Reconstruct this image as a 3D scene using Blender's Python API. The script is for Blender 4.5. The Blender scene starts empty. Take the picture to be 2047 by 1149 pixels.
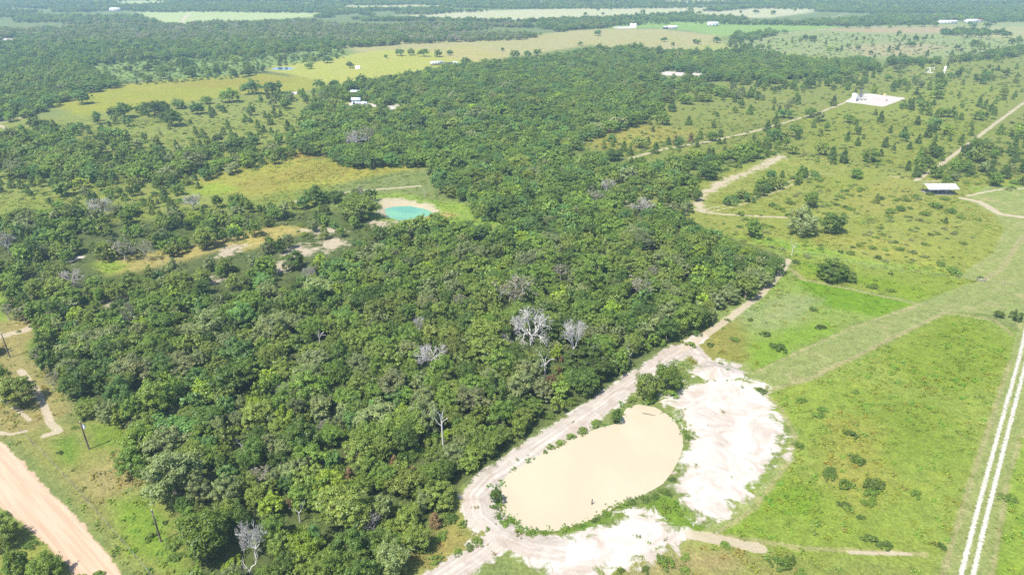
import bpy, math, random
import numpy as np
from mathutils import Vector, Euler

# ------------------------------------------------------------------ camera, sky, sun, exposure
sc = bpy.context.scene
CAM_H = 100.0
PITCH = math.radians(25.6)
F = 1365.0                       # focal length in photograph pixels (photo 2047 x 1149)
cd = bpy.data.cameras.new("camera")
cd.sensor_width = 36.0
cd.lens = 36.0 * F / 2047.0
cd.clip_start = 1.0
cd.clip_end = 20000.0
cam = bpy.data.objects.new("camera", cd)
cam.location = (0, 0, CAM_H)
cam.rotation_euler = (math.pi / 2 - PITCH, 0, 0)
sc.collection.objects.link(cam)
sc.camera = cam

SUN_EL, SUN_AZ = 60.0, 226.0     # degrees; azimuth clockwise from +Y (the view direction)
w = bpy.data.worlds.new("World")
sc.world = w
w.use_nodes = True
nt = w.node_tree
sky = nt.nodes.new("ShaderNodeTexSky")
sky.sky_type = 'NISHITA'
sky.sun_disc = False
sky.sun_elevation = math.radians(SUN_EL)
sky.sun_rotation = math.radians(SUN_AZ)
sky.air_density = 1.0
sky.dust_density = 1.2
bg = nt.nodes["Background"]
bg.inputs[1].default_value = 0.12
nt.links.new(sky.outputs[0], bg.inputs[0])
sl = bpy.data.lights.new("sun", 'SUN')
sl.energy = 4.6
sl.angle = math.radians(0.5)
sl.color = (1.0, 0.95, 0.87)
sun = bpy.data.objects.new("sun", sl)
_az, _el = math.radians(SUN_AZ), math.radians(SUN_EL)
_d = Vector((math.sin(_az) * math.cos(_el), math.cos(_az) * math.cos(_el), math.sin(_el)))
sun.rotation_euler = (-_d).to_track_quat('-Z', 'Y').to_euler()
sun.location = (0, 0, 300)
sc.collection.objects.link(sun)
sc.view_settings.view_transform = 'Standard'
sc.view_settings.look = 'None'
sc.view_settings.exposure = 1.18
sc.view_settings.gamma = 1.0
sc.cycles.max_bounces = 5
sc.cycles.diffuse_bounces = 2
sc.cycles.glossy_bounces = 2
sc.cycles.transmission_bounces = 2
sc.cycles.volume_bounces = 0
sc.cycles.use_denoising = False

# ------------------------------------------------------------------ helpers
rng = np.random.default_rng(7)
R_ = random.Random(11)
sP, cP = math.sin(PITCH), math.cos(PITCH)


def W(px, py, z=0.0):
    """where the photograph's pixel meets the height z"""
    xv, yv = (px - 1023.5) / F, (py - 574.5) / F
    down = sP + yv * cP
    t = (CAM_H - z) / down
    return np.array((t * xv, t * (cP - yv * sP), z))


def WP(pts, z=0.0):
    return np.array([W(x, y, z)[:2] for x, y in pts])


def to_px(P):
    P = np.atleast_2d(P)
    x, y, dz = P[:, 0], P[:, 1], P[:, 2] - CAM_H
    zc = y * cP - dz * sP
    yc = -dz * cP - y * sP
    zc = np.where(zc < 1, 1, zc)
    return 1023.5 + F * x / zc, 574.5 + F * yc / zc, zc


def s2l(c):
    c = np.asarray(c, float) / 255.0
    return np.where(c <= 0.04045, c / 12.92, ((c + 0.055) / 1.055) ** 2.4)


def in_poly(x, y, poly):
    inside = np.zeros(len(x), bool)
    n = len(poly)
    for i in range(n):
        x0, y0 = poly[i]
        x1, y1 = poly[(i + 1) % n]
        if y0 == y1:
            continue
        c = ((y0 > y) != (y1 > y)) & (x < (x1 - x0) * (y - y0) / (y1 - y0) + x0)
        inside ^= c
    return inside


def seg_dist(x, y, pts, closed):
    d = np.full(len(x), 1e9)
    n = len(pts)
    for i in range(n if closed else n - 1):
        ax, ay = pts[i]
        bx, by = pts[(i + 1) % n]
        ex, ey = bx - ax, by - ay
        L = ex * ex + ey * ey + 1e-9
        t = np.clip(((x - ax) * ex + (y - ay) * ey) / L, 0, 1)
        d = np.minimum(d, (x - ax - t * ex) ** 2 + (y - ay - t * ey) ** 2)
    return np.sqrt(d)


def vnoise(x, y, seed=0):
    """smooth value noise, period 1"""
    r = np.random.default_rng(seed)
    T = r.random((256, 256))
    xi, yi = np.floor(x).astype(int), np.floor(y).astype(int)
    fx, fy = x - xi, y - yi
    fx, fy = fx * fx * (3 - 2 * fx), fy * fy * (3 - 2 * fy)
    a = T[xi & 255, yi & 255]; b = T[(xi + 1) & 255, yi & 255]
    c = T[xi & 255, (yi + 1) & 255]; d = T[(xi + 1) & 255, (yi + 1) & 255]
    return (a * (1 - fx) + b * fx) * (1 - fy) + (c * (1 - fx) + d * fx) * fy


def fnoise(x, y, seed=0):
    return (vnoise(x, y, seed) + .5 * vnoise(2.1 * x, 2.1 * y, seed + 1) + .25 * vnoise(4.3 * x, 4.3 * y, seed + 2)) / 1.75


def npmesh(name, V, Q, mats=(), smooth=False, attrs=None):
    me = bpy.data.meshes.new(name)
    V = np.asarray(V, np.float32); Q = np.asarray(Q, np.int32)
    me.vertices.add(len(V)); me.vertices.foreach_set('co', V.ravel())
    k = Q.shape[1]
    me.loops.add(Q.size); me.loops.foreach_set('vertex_index', Q.ravel())
    me.polygons.add(len(Q)); me.polygons.foreach_set('loop_start', np.arange(0, Q.size, k, dtype=np.int32))
    if smooth:
        me.polygons.foreach_set('use_smooth', np.ones(len(Q), bool))
    for an, (typ, dom, data) in (attrs or {}).items():
        a = me.attributes.new(an, typ, dom)
        a.data.foreach_set({'FLOAT': 'value', 'INT': 'value', 'FLOAT_COLOR': 'color', 'FLOAT_VECTOR': 'vector'}[typ], np.asarray(data).ravel())
    me.update(calc_edges=True)
    for m in mats:
        me.materials.append(m)
    return me


def link(o):
    sc.collection.objects.link(o)
    return o


def ob(name, me, parent=None, loc=None):
    o = link(bpy.data.objects.new(name, me))
    if parent is not None:
        o.parent = parent
    if loc is not None:
        o.location = loc
    return o


def tag(o, label=None, cat=None, group=None, kind=None):
    if label: o['label'] = label
    if cat: o['category'] = cat
    if group: o['group'] = group
    if kind: o['kind'] = kind
    return o


def thing(name, label, cat, loc, rz=0.0, group=None):
    e = link(bpy.data.objects.new(name, None))
    e.empty_display_size = 0.5
    e.location = loc
    e.rotation_euler = (0, 0, rz)
    return tag(e, label, cat, group)


class MB:
    """collects boxes, tubes and prisms into ONE mesh (quads)"""
    def __init__(s): s.v, s.q, s.n = [], [], 0

    def add(s, V, Q):
        s.v.append(np.asarray(V, float)); s.q.append(np.asarray(Q, int) + s.n); s.n += len(V)
        return s

    def box(s, c, d, rz=0.0, bev=0.0):
        hx, hy, hz = d[0] / 2, d[1] / 2, d[2] / 2
        V = np.array([(x * hx, y * hy, z * hz) for z in (-1, 1) for y in (-1, 1) for x in (-1, 1)])
        ca, sa = math.cos(rz), math.sin(rz)
        V = np.c_[V[:, 0] * ca - V[:, 1] * sa, V[:, 0] * sa + V[:, 1] * ca, V[:, 2]] + np.array(c)
        return s.add(V, [(0, 2, 3, 1), (4, 5, 7, 6), (0, 1, 5, 4), (2, 6, 7, 3), (0, 4, 6, 2), (1, 3, 7, 5)])

    def tube(s, pts, rad, n=6, cap=True):
        pts = [np.asarray(p, float) for p in pts]
        rings = []
        for i, p in enumerate(pts):
            t = pts[min(i + 1, len(pts) - 1)] - pts[max(i - 1, 0)]
            t /= np.linalg.norm(t) + 1e-9
            a = np.array((1., 0, 0)) if abs(t[0]) < .8 else np.array((0, 1., 0))
            u = np.cross(t, a); u /= np.linalg.norm(u)
            v = np.cross(t, u)
            th = np.arange(n) * 2 * math.pi / n
            rings.append(p + rad[i] * (np.cos(th)[:, None] * u + np.sin(th)[:, None] * v))
        V = np.concatenate(rings)
        Q = [(i * n + k, i * n + (k + 1) % n, (i + 1) * n + (k + 1) % n, (i + 1) * n + k)
             for i in range(len(pts) - 1) for k in range(n)]
        if cap and n % 2 == 0:
            for base in (0, (len(pts) - 1) * n):
                for k in range(0, n - 2, 2):
                    Q.append((base, base + k + 1, base + k + 2, base + (k + 3) % n))
        return s.add(V, Q)

    def mesh(s, name, mat, smooth=False):
        return npmesh(name, np.concatenate(s.v), np.concatenate(s.q), (mat,), smooth)

    def build(s, name, mat, parent=None, smooth=False, loc=None):
        return ob(name, s.mesh(name, mat, smooth), parent, loc)


# ------------------------------------------------------------------ materials
def newmat(name):
    m = bpy.data.materials.new(name)
    m.use_nodes = True
    n = m.node_tree.nodes
    n.clear()
    out = n.new("ShaderNodeOutputMaterial")
    return m, n, m.node_tree.links, out


def math_n(n, l, op, a, b=None, c=None, clamp=False):
    x = n.new("ShaderNodeMath"); x.operation = op; x.use_clamp = clamp
    for i, v in enumerate((a, b, c)):
        if v is None: continue
        if isinstance(v, (int, float)): x.inputs[i].default_value = v
        else: l.new(v, x.inputs[i])
    return x.outputs[0]


def noise_n(n, l, vec, scale, detail=2.0, rough=0.5, dist=0.0):
    x = n.new("ShaderNodeTexNoise")
    x.inputs['Scale'].default_value = scale; x.inputs['Detail'].default_value = detail
    x.inputs['Roughness'].default_value = rough; x.inputs['Distortion'].default_value = dist
    if vec is not None: l.new(vec, x.inputs['Vector'])
    return x.outputs['Fac']


def mixc(n, l, fac, a, b, typ='MIX'):
    x = n.new("ShaderNodeMix"); x.data_type = 'RGBA'; x.blend_type = typ
    for s, v in ((x.inputs[0], fac), (x.inputs[6], a), (x.inputs[7], b)):
        if isinstance(v, (int, float)): s.default_value = v
        elif isinstance(v, (tuple, list, np.ndarray)): s.default_value = (*[float(q) for q in v[:3]], 1)
        else: l.new(v, s)
    return x.outputs[2]


def ramp(n, l, v, lo, hi):
    x = n.new("ShaderNodeMapRange"); x.interpolation_type = 'SMOOTHSTEP'
    x.inputs[1].default_value = lo; x.inputs[2].default_value = hi
    l.new(v, x.inputs[0])
    return x.outputs[0]


def plain(name, col, rough=0.7, metal=0.0, var=0.18, scale=3.0, spec=0.3):
    m, n, l, out = newmat(name)
    p = n.new("ShaderNodeBsdfPrincipled")
    tc = n.new("ShaderNodeTexCoord")
    f = noise_n(n, l, tc.outputs['Object'], scale, 5, .6)
    c = mixc(n, l, f, [v * (1 - var) for v in col], [min(1, v * (1 + var)) for v in col])
    l.new(c, p.inputs['Base Color'])
    p.inputs['Roughness'].default_value = rough; p.inputs['Metallic'].default_value = metal
    p.inputs['Specular IOR Level'].default_value = spec
    l.new(p.outputs[0], out.inputs[0])
    return m


def leafmat():
    m, n, l, out = newmat("foliage")
    a = n.new("ShaderNodeAttribute"); a.attribute_type = 'INSTANCER'; a.attribute_name = 'tone'
    v = n.new("ShaderNodeAttribute"); v.attribute_name = 'leafv'
    k = math_n(n, l, 'MULTIPLY_ADD', v.outputs['Fac'], 0.75, 0.62)
    vm = n.new("ShaderNodeVectorMath"); vm.operation = 'SCALE'
    l.new(a.outputs['Color'], vm.inputs[0]); l.new(k, vm.inputs['Scale'])
    hv = n.new("ShaderNodeAttribute"); hv.attribute_name = 'leafh'
    c = mixc(n, l, hv.outputs['Fac'], vm.outputs[0], (1.10, 1.0, .82), 'MULTIPLY')
    df = n.new("ShaderNodeBsdfDiffuse"); tr = n.new("ShaderNodeBsdfTranslucent")
    gl = n.new("ShaderNodeBsdfGlossy"); gl.inputs['Roughness'].default_value = .45
    gl.inputs['Color'].default_value = (.85, .9, 1, 1)
    l.new(c, df.inputs[0])
    tc = mixc(n, l, 1.0, c, (1.25, 1.25, .55), 'MULTIPLY'); l.new(tc, tr.inputs[0])
    mx = n.new("ShaderNodeMixShader"); mx.inputs[0].default_value = .34
    l.new(df.outputs[0], mx.inputs[1]); l.new(tr.outputs[0], mx.inputs[2])
    m2 = n.new("ShaderNodeMixShader"); m2.inputs[0].default_value = .015
    l.new(mx.outputs[0], m2.inputs[1]); l.new(gl.outputs[0], m2.inputs[2])
    l.new(m2.outputs[0], out.inputs[0])
    return m


M_leaf = leafmat()
M_bark = plain("bark", (.13, .105, .085), .9)
M_dead = plain("bleached_dead_wood", (.43, .415, .39), .8, var=.25, scale=1.5)
M_deadgrey = plain("grey_dead_wood", (.33, .30, .28), .9, var=.3, scale=1.5)
M_pole = plain("creosoted_timber", (.07, .055, .045), .85)
M_white = plain("white_painted_steel", (.56, .56, .55), .5, var=.05)
M_roof = plain("white_sheet_roofing", (.62, .62, .61), .45, var=.05)
M_steel = plain("grey_steel", (.30, .31, .33), .45, .5)
M_dark = plain("dark_steel", (.045, .05, .06), .5)
M_conc = plain("concrete", (.55, .52, .46), .85)
M_slab = plain("shade_darkened_concrete", (.17, .16, .145), .9)  # concrete colour darkened to stand in for the shade under the pavilion roof
M_bluesteel = plain("pale_blue_steel", (.45, .56, .62), .5)
M_glass = plain("window_glass", (.05, .08, .16), .1, spec=.6)
M_rubber = plain("tyre_rubber", (.02, .02, .02), .9)
M_rust = plain("rusty_steel", (.25, .12, .07), .8)
M_hay = plain("hay", (.36, .27, .12), .95)

# ------------------------------------------------------------------ layout, in photograph pixels on the ground
POND = [(1004, 962), (1015, 945), (1040, 930), (1090, 900), (1150, 870), (1200, 852), (1238, 843), (1250, 815), (1275, 806),
        (1310, 812), (1340, 830), (1362, 858), (1366, 885), (1360, 908), (1345, 938), (1325, 964), (1290, 984), (1250, 1001),
        (1210, 1022), (1160, 1045), (1110, 1058), (1060, 1056), (1025, 1040), (1004, 1020), (998, 988)]
TPOND = [(768, 417), (785, 412), (820, 411), (850, 417), (866, 424), (850, 432), (800, 439), (776, 433)]
BPOND = [(540, 137), (556, 134), (575, 134), (591, 136.5), (575, 140), (555, 140)]

# colour patches of the ground: (polygon, photo colour, softness in metres)
FLOOR = (104, 122, 66)
TINTS = [
    # far land
    ([(-900, -40), (2950, -40), (2950, 70), (-900, 70)], (128, 150, 92), 20),
    ([(-900, 60), (700, 60), (620, 160), (-900, 240)], (108, 122, 84), 20),
    ([(270, 24), (380, 22), (640, 25), (645, 33), (540, 40), (350, 50), (300, 42)], (190, 210, 142), 8),
    ([(560, 14), (690, 8), (880, 9), (905, 14), (800, 17), (690, 16)], (200, 210, 150), 8),
    ([(800, 31), (905, 23), (1000, 21), (1120, 17), (1400, 14), (1640, 16), (1620, 26), (1540, 36), (1430, 36), (1330, 30),
      (1200, 36), (1040, 42), (960, 41), (860, 36)], (204, 211, 162), 8),
    ([(1040, 4), (1240, 3), (1240, 6), (1040, 7)], (200, 205, 150), 8),
    ([(1330, 1), (1460, 0), (1460, 4), (1330, 5)], (200, 205, 150), 8),
    ([(230, 3), (330, 1), (330, 8), (240, 10)], (190, 205, 140), 8),
    ([(1270, 42), (1400, 42), (1560, 46), (1680, 50), (1660, 58), (1560, 64), (1440, 74), (1380, 62), (1310, 56), (1200, 58)], (150, 188, 96), 8),
    ([(1130, 62), (1210, 58), (1320, 58), (1440, 72), (1420, 87), (1330, 98), (1240, 97), (1180, 90), (1000, 118), (960, 122), (870, 114),
      (720, 106), (680, 94), (690, 84), (880, 79), (1000, 81)], (186, 186, 124), 8),
    ([(1340, 96), (1440, 84), (1480, 95), (1470, 108), (1380, 106)], (178, 188, 108), 8),
    ([(1480, 76), (1660, 56), (1900, 45), (2950, 35), (2950, 130), (2047, 112), (1900, 118), (1760, 118), (1560, 112), (1480, 95)], (160, 178, 112), 12),
    ([(1640, 60), (1720, 56), (1900, 54), (2000, 56), (1960, 64), (1850, 67), (1740, 66)], (188, 176, 130), 10),
    ([(1690, 92), (1820, 86), (1900, 95), (1830, 110), (1720, 112)], (182, 180, 130), 10),
    ([(1900, 55), (2950, 50), (2950, 75), (2000, 80), (1900, 70)], (180, 186, 124), 10),
    ([(535, 142), (545, 128), (640, 118), (740, 103), (850, 98), (945, 110), (975, 122), (890, 132), (860, 142), (730, 162), (720, 170),
      (640, 168), (590, 152)], (186, 196, 92), 6),
    ([(850, 96), (945, 92), (1010, 110), (970, 124), (900, 118)], (190, 188, 116), 6),
    ([(100, 192), (200, 174), (330, 159), (510, 147), (600, 154), (650, 165), (620, 182), (560, 184), (480, 190), (330, 210), (230, 222),
      (160, 236), (110, 214)], (168, 176, 68), 5),
    ([(300, 166), (500, 152), (600, 158), (560, 166), (400, 178)], (164, 166, 64), 12),
    ([(160, 128), (310, 112), (480, 106), (680, 92), (700, 108), (640, 122), (540, 132), (510, 147), (330, 159), (250, 163), (200, 150)], (142, 172, 96), 8),
    # middle
    ([(-900, 236), (160, 232), (480, 192), (640, 182), (760, 210), (700, 330), (640, 420), (300, 470), (-900, 560)], (150, 166, 80), 8),
    ([(380, 372), (430, 338), (520, 322), (600, 318), (700, 325), (860, 322), (850, 336), (760, 350), (650, 372), (500, 392), (420, 386)], (172, 178, 78), 4),
    ([(440, 378), (520, 350), (640, 330), (760, 326), (720, 342), (600, 362), (500, 385)], (166, 166, 76), 6),
    ([(380, 372), (440, 362), (480, 378), (430, 395), (380, 390)], (158, 184, 66), 4),
    ([(600, 290), (680, 296), (640, 318), (560, 320)], (176, 168, 80), 5),
    ([(1130, 250), (1330, 190), (1460, 160), (1760, 130), (2047, 112), (2950, 100), (2950, 360), (1850, 355), (1640, 312), (1560, 305), (1300, 330), (1160, 300)], (145, 160, 76), 8),
    ([(1600, 230), (1900, 165), (2047, 180), (1880, 320), (1840, 345), (1600, 300)], (150, 166, 72), 8),
    ([(1160, 262), (1290, 245), (1400, 262), (1290, 300), (1180, 296)], (166, 168, 82), 6),
    ([(1120, 300), (1300, 320), (1560, 300), (1420, 360), (1270, 400), (1200, 380)], (140, 158, 80), 6),
    # near woods
    ([(-900, 480), (300, 440), (640, 420), (860, 440), (1000, 470), (1270, 400), (1560, 515), (1400, 645), (1180, 800), (940, 965), (860, 1060),
      (760, 1160), (700, 1400), (250, 1400), (330, 1160), (300, 960), (240, 900), (150, 830), (60, 700), (-900, 640)], FLOOR, 4),
    ([(200, 520), (400, 488), (560, 448), (600, 460), (440, 500), (300, 540), (210, 552)], (182, 176, 104), 3),
    ([(180, 528), (230, 515), (260, 535), (215, 552)], (150, 180, 70), 3),
    ([(470, 478), (560, 450), (640, 458), (560, 478), (490, 500)], (188, 182, 104), 3),
    ([(-900, 560), (0, 560), (40, 590), (80, 640), (70, 720), (160, 820), (60, 870), (-900, 980)], (168, 166, 100), 3),
    ([(-40, 560), (10, 580), (20, 640), (-40, 650)], (140, 176, 64), 3),
    ([(60, 680), (85, 690), (70, 712), (50, 705)], (130, 166, 66), 2),
    # left verge
    ([(20, 870), (60, 860), (180, 840), (250, 850), (290, 900), (300, 970), (370, 1050), (390, 1110), (330, 1180), (300, 1149), (200, 1050), (100, 950)], (158, 166, 90), 2),
    ([(105, 880), (150, 868), (165, 900), (150, 930), (120, 925)], (126, 160, 62), 2),
    ([(180, 850), (250, 850), (250, 890), (180, 900)], (132, 162, 64), 2),
    ([(230, 1000), (300, 990), (340, 1050), (370, 1149), (290, 1120), (240, 1060)], (134, 170, 62), 3),
    ([(140, 955), (260, 900), (280, 960), (190, 1000)], (172, 168, 106), 3),
    ([(-200, 1000), (0, 1010), (90, 1085), (160, 1149), (200, 1300), (-200, 1300)], (150, 164, 80), 2),
    # turquoise pond surroundings
    ([(735, 392), (800, 385), (860, 400), (930, 405), (960, 425), (1030, 430), (1020, 450), (950, 455), (880, 450), (800, 448), (740, 440)], (150, 182, 76), 3),
    ([(850, 432), (890, 424), (920, 428), (900, 442), (840, 446)], (196, 186, 120), 3),
    # right fields
    ([(1270, 400), (1420, 350), (1560, 306), (1640, 312), (1850, 352), (2950, 330), (2950, 560), (2047, 560), (1960, 562), (1580, 512), (1390, 450)], (158, 172, 80), 4),
    ([(1480, 470), (1600, 485), (1780, 520), (1900, 540), (1800, 545), (1580, 510)], (152, 184, 76), 5),
    ([(1640, 480), (1760, 470), (1880, 490), (1860, 530), (1720, 515)], (170, 180, 84), 8),
    ([(1780, 360), (1840, 395), (1800, 430), (1700, 420), (1690, 380)], (166, 174, 84), 8),
    ([(1940, 375), (2047, 370), (2200, 380), (2200, 402), (2047, 402), (1980, 398)], (148, 184, 72), 3),
    ([(1580, 512), (1960, 562), (1840, 604), (1600, 560)], (150, 172, 70), 3),
    ([(1600, 525), (1720, 545), (1860, 585), (1830, 602), (1700, 560), (1610, 548)], (140, 172, 52), 3),
    ([(1400, 650), (1570, 540), (1600, 558), (1835, 604), (1700, 655), (1505, 742), (1480, 720), (1370, 700)], (150, 178, 82), 3),
    ([(1590, 560), (1700, 575), (1835, 604), (1760, 632), (1640, 610), (1620, 580)], (124, 168, 40), 2),
    ([(1440, 630), (1560, 580), (1640, 600), (1600, 640), (1500, 660)], (158, 178, 110), 4),
    ([(1345, 700), (1400, 655), (1470, 640), (1500, 690), (1480, 725), (1400, 735)], (156, 161, 82), 3),
    ([(1500, 690), (1640, 640), (1680, 660), (1520, 735)], (140, 178, 60), 3),
    ([(1500, 790), (1620, 755), (1750, 695), (1880, 628), (1960, 632), (2030, 665), (2025, 720), (1980, 870), (1890, 1149), (1860, 1300),
      (1400, 1300), (1200, 1149), (1420, 1075), (1440, 1050), (1550, 930), (1585, 860)], (152, 176, 76), 2.5),
    ([(1760, 700), (1880, 632), (1960, 636), (2026, 668), (2010, 740), (1900, 780), (1800, 760)], (140, 168, 58), 6),
    ([(1640, 830), (1770, 850), (1780, 960), (1700, 1010), (1630, 960)], (166, 173, 84), 6),
    ([(1480, 980), (1560, 930), (1640, 980), (1640, 1040), (1460, 1060)], (138, 172, 58), 6),
    ([(1760, 800), (1860, 790), (1880, 900), (1800, 930)], (140, 166, 64), 8),
    ([(1230, 1149), (1390, 1085), (1560, 1100), (1700, 1120), (1850, 1130), (1840, 1300), (1200, 1300)], (150, 168, 84), 3),
    ([(1260, 1149), (1380, 1092), (1480, 1105), (1560, 1149)], (170, 166, 108), 4),
    ([(900, 1000), (950, 985), (1000, 1060), (960, 1110), (850, 1180), (740, 1220), (780, 1110), (860, 1060)], (158, 166, 92), 2.5),
    ([(830, 1100), (900, 1050), (940, 1080), (880, 1130)], (176, 164, 100), 3),
    ([(2010, 870), (2047, 780), (2300, 780), (2300, 1300), (1960, 1300), (1985, 1149)], (148, 180, 70), 2),
    ([(930, 975), (1010, 1060), (1180, 1060), (1290, 1005), (1330, 985), (1370, 1020), (1420, 1060), (1400, 1075), (1330, 1050), (1280, 1010), (1180, 1045), (1060, 1068), (1000, 1040), (985, 990)], (124, 160, 56), 1.5),
]
# mown strips: polygons
MOWN = [
    [(1505, 745), (1700, 655), (1840, 605), (1930, 568), (1960, 562), (2047, 558), (2400, 560), (2400, 660), (2047, 655), (1990, 630), (1900, 622), (1750, 692), (1620, 757), (1530, 782), (1480, 765)],
    [(1960, 563), (1915, 552), (1985, 505), (2008, 455), (1985, 425), (2047, 415), (2400, 420), (2400, 565)],
    [(2040, 640), (2100, 640), (2085, 750), (2047, 860), (2015, 960), (1985, 1149), (1960, 1300), (1840, 1300), (1884, 1149), (1940, 960), (1985, 830), (2018, 720)],
    [(1535, 960), (1585, 870), (1570, 930), (1500, 1020), (1440, 1062), (1400, 1062)],
    [(1400, 728), (1440, 716), (1490, 725), (1510, 748), (1490, 770), (1470, 745)],
    [(1930, 395), (1975, 372), (2047, 372), (2300, 372), (2300, 440), (2047, 440), (1990, 430)],
]
# sand: polygons and polylines (points, half width)
SAND = [
    [(1300, 800), (1330, 790), (1420, 750), (1490, 760), (1530, 785), (1560, 832), (1572, 865), (1550, 910), (1525, 950), (1490, 995), (1440, 1045), (1402, 1045), (1350, 985), (1362, 930), (1376, 880), (1362, 835), (1340, 815)],
    [(1000, 1066), (1070, 1082), (1180, 1058), (1262, 1018), (1310, 1028), (1385, 1072), (1340, 1105), (1240, 1140), (1150, 1170), (1060, 1130), (1020, 1110)],
    [(1390, 735), (1410, 722), (1445, 718), (1475, 730), (1480, 748), (1455, 760), (1420, 760), (1396, 750)],
    [(1500, 760), (1528, 764), (1520, 778), (1495, 775)],
    [(1560, 902), (1585, 900), (1590, 908), (1570, 914)],
    [(130, 524), (162, 507), (168, 513), (138, 528)],
]
SLINES = [
    ([(1365, 697), (1330, 718), (1240, 782), (1150, 848), (1060, 908), (985, 958), (953, 995), (962, 1032), (1000, 1064), (1060, 1090), (1130, 1100)], 3.6),
    ([(1385, 694), (1420, 735), (1440, 760)], 2.6),
    ([(1000, 1075), (950, 1110), (890, 1149), (830, 1190)], 3.0),
    ([(1365, 697), (1400, 672)], 2.2),
]
TRACKS = [
    ([(1380, 1068), (1440, 1078), (1520, 1096)], 1.3),
    ([(1700, 1104), (1760, 1105), (1820, 1107)], .5),
    # cream and tan farm tracks: points, half width
    ([(1400, 424), (1450, 429), (1570, 435)], .9),
    ([(1400, 420), (1460, 408), (1520, 388), (1620, 344), (1680, 350)], .5),
    ([(1408, 426), (1470, 413), (1532, 391), (1630, 349)], .4),
    ([(1365, 697), (1440, 648), (1520, 590), (1560, 545), (1575, 520)], 1.3),
    ([(1260, 316), (1330, 298), (1420, 282), (1500, 265), (1630, 228), (1690, 205)], 1.2),
    ([(1830, 362), (1880, 330), (1930, 292), (2047, 205), (2200, 100)], 1.2),
    ([(1780, 352), (1850, 363), (1890, 362)], .8),
    ([(590, 402), (640, 392), (720, 381), (790, 376), (840, 372)], 1.0),
    ([(1320, 98.5), (1400, 89), (1500, 77), (1580, 66), (1665, 57)], 2.2),
    ([(361, 49), (372, 33), (378, 27)], 3.5),
    ([(-80, 705), (0, 672), (55, 658), (80, 640), (100, 622)], 1.6),
    ([(40, 740), (60, 765), (78, 790), (92, 820), (100, 845), (118, 862), (90, 870)], .9),
    ([(0, 795), (30, 815), (60, 840)], .5),
    ([(-60, 252), (0, 245), (30, 238), (54, 235)], 2.0),
    ([(-30, 240), (10, 255), (16, 262)], 1.5),
    ([(1850, 139), (1880, 139), (1905, 142), (1915, 145)], 1.0),
    ([(1600, 42), (1650, 40), (1750, 10), (1820, 11), (1840, 13)], 2.0),
    ([(200, 590), (225, 580), (230, 575)], .9),
    ([(1382, 66), (1440, 70)], 1.5),
    ([(1925, 396), (1960, 404), (2000, 428), (2060, 436)], 1.8),
    ([(1930, 392), (1990, 380), (2060, 376)], .8),
    ([(-60, 855), (20, 868), (50, 862)], .6),
]
PADS = [
    [(1687, 204), (1712, 190), (1738, 187), (1812, 196), (1765, 214), (1722, 208)],
    [(1298, 145), (1340, 143), (1420, 148), (1390, 153), (1320, 151)],
    [(1216, 55), (1260, 53), (1276, 56), (1240, 58)],
    [(690, 209), (706, 205), (740, 207), (762, 212), (720, 217)],
    [(766, 214), (800, 208), (808, 211), (780, 221), (768, 222)],
    [(570, 187), (600, 182), (608, 186), (580, 191)],
    [(0, 77), (40, 77), (38, 81), (0, 82)],
]
TRKPOLY = [
    [(742, 396), (800, 398), (850, 408), (884, 420), (866, 430), (846, 434), (800, 441), (762, 436)],
    [(1388, 396), (1425, 366), (1500, 337), (1556, 309), (1578, 312), (1525, 337), (1470, 360), (1425, 384), (1404, 403)],
    [(1385, 405), (1400, 400), (1412, 420), (1395, 425)],
    [(1190, 425), (1250, 402), (1262, 404), (1200, 430)],
    [(640, 485), (668, 476), (700, 488), (650, 506)],
    [(560, 505), (600, 488), (640, 500), (590, 524)],
    [(530, 562), (570, 518), (592, 522), (560, 548)],
    [(430, 508), (470, 488), (500, 490), (450, 515)],
    [(600, 460), (650, 452), (690, 462), (640, 474)],
    [(740, 444), (790, 446), (760, 458)],
    [(395, 560), (420, 552), (440, 560), (410, 572)],
    [(205, 600), (235, 588), (245, 598), (215, 612)],
]
TAN = [   # thin worn lines: points, half width
    ([(1585, 540), (1605, 558), (1700, 577), (1840, 608)], 1.1),
    ([(1505, 745), (1700, 656), (1840, 606)], .6),
    ([(1520, 786), (1620, 757), (1750, 692), (1890, 624), (1990, 640), (2022, 668)], .9),
    ([(1440, 1062), (1510, 1015), (1575, 925), (1590, 870), (1560, 815), (1525, 785)], .7),
    ([(2018, 720), (1985, 830), (1940, 960), (1884, 1149)], .7),
    ([(2047, 860), (2015, 960), (1985, 1149)], .6),
    ([(1430, 1068), (1600, 1095), (1850, 1108)], .8),
    ([(1960, 563), (2000, 540), (2047, 470)], 1.2),
]
ROAD = [(-300, 640), (0, 880), (45, 922), (100, 982), (150, 1030), (200, 1085), (243, 1149), (300, 1250), (210, 1290), (150, 1150), (90, 1085), (30, 1035), (0, 1012), (-300, 800)]
GRAVEL = [(2075, 560), (2066, 620), (2044, 720), (2004, 870), (1967, 1010), (1933, 1149), (1905, 1280)]

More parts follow.
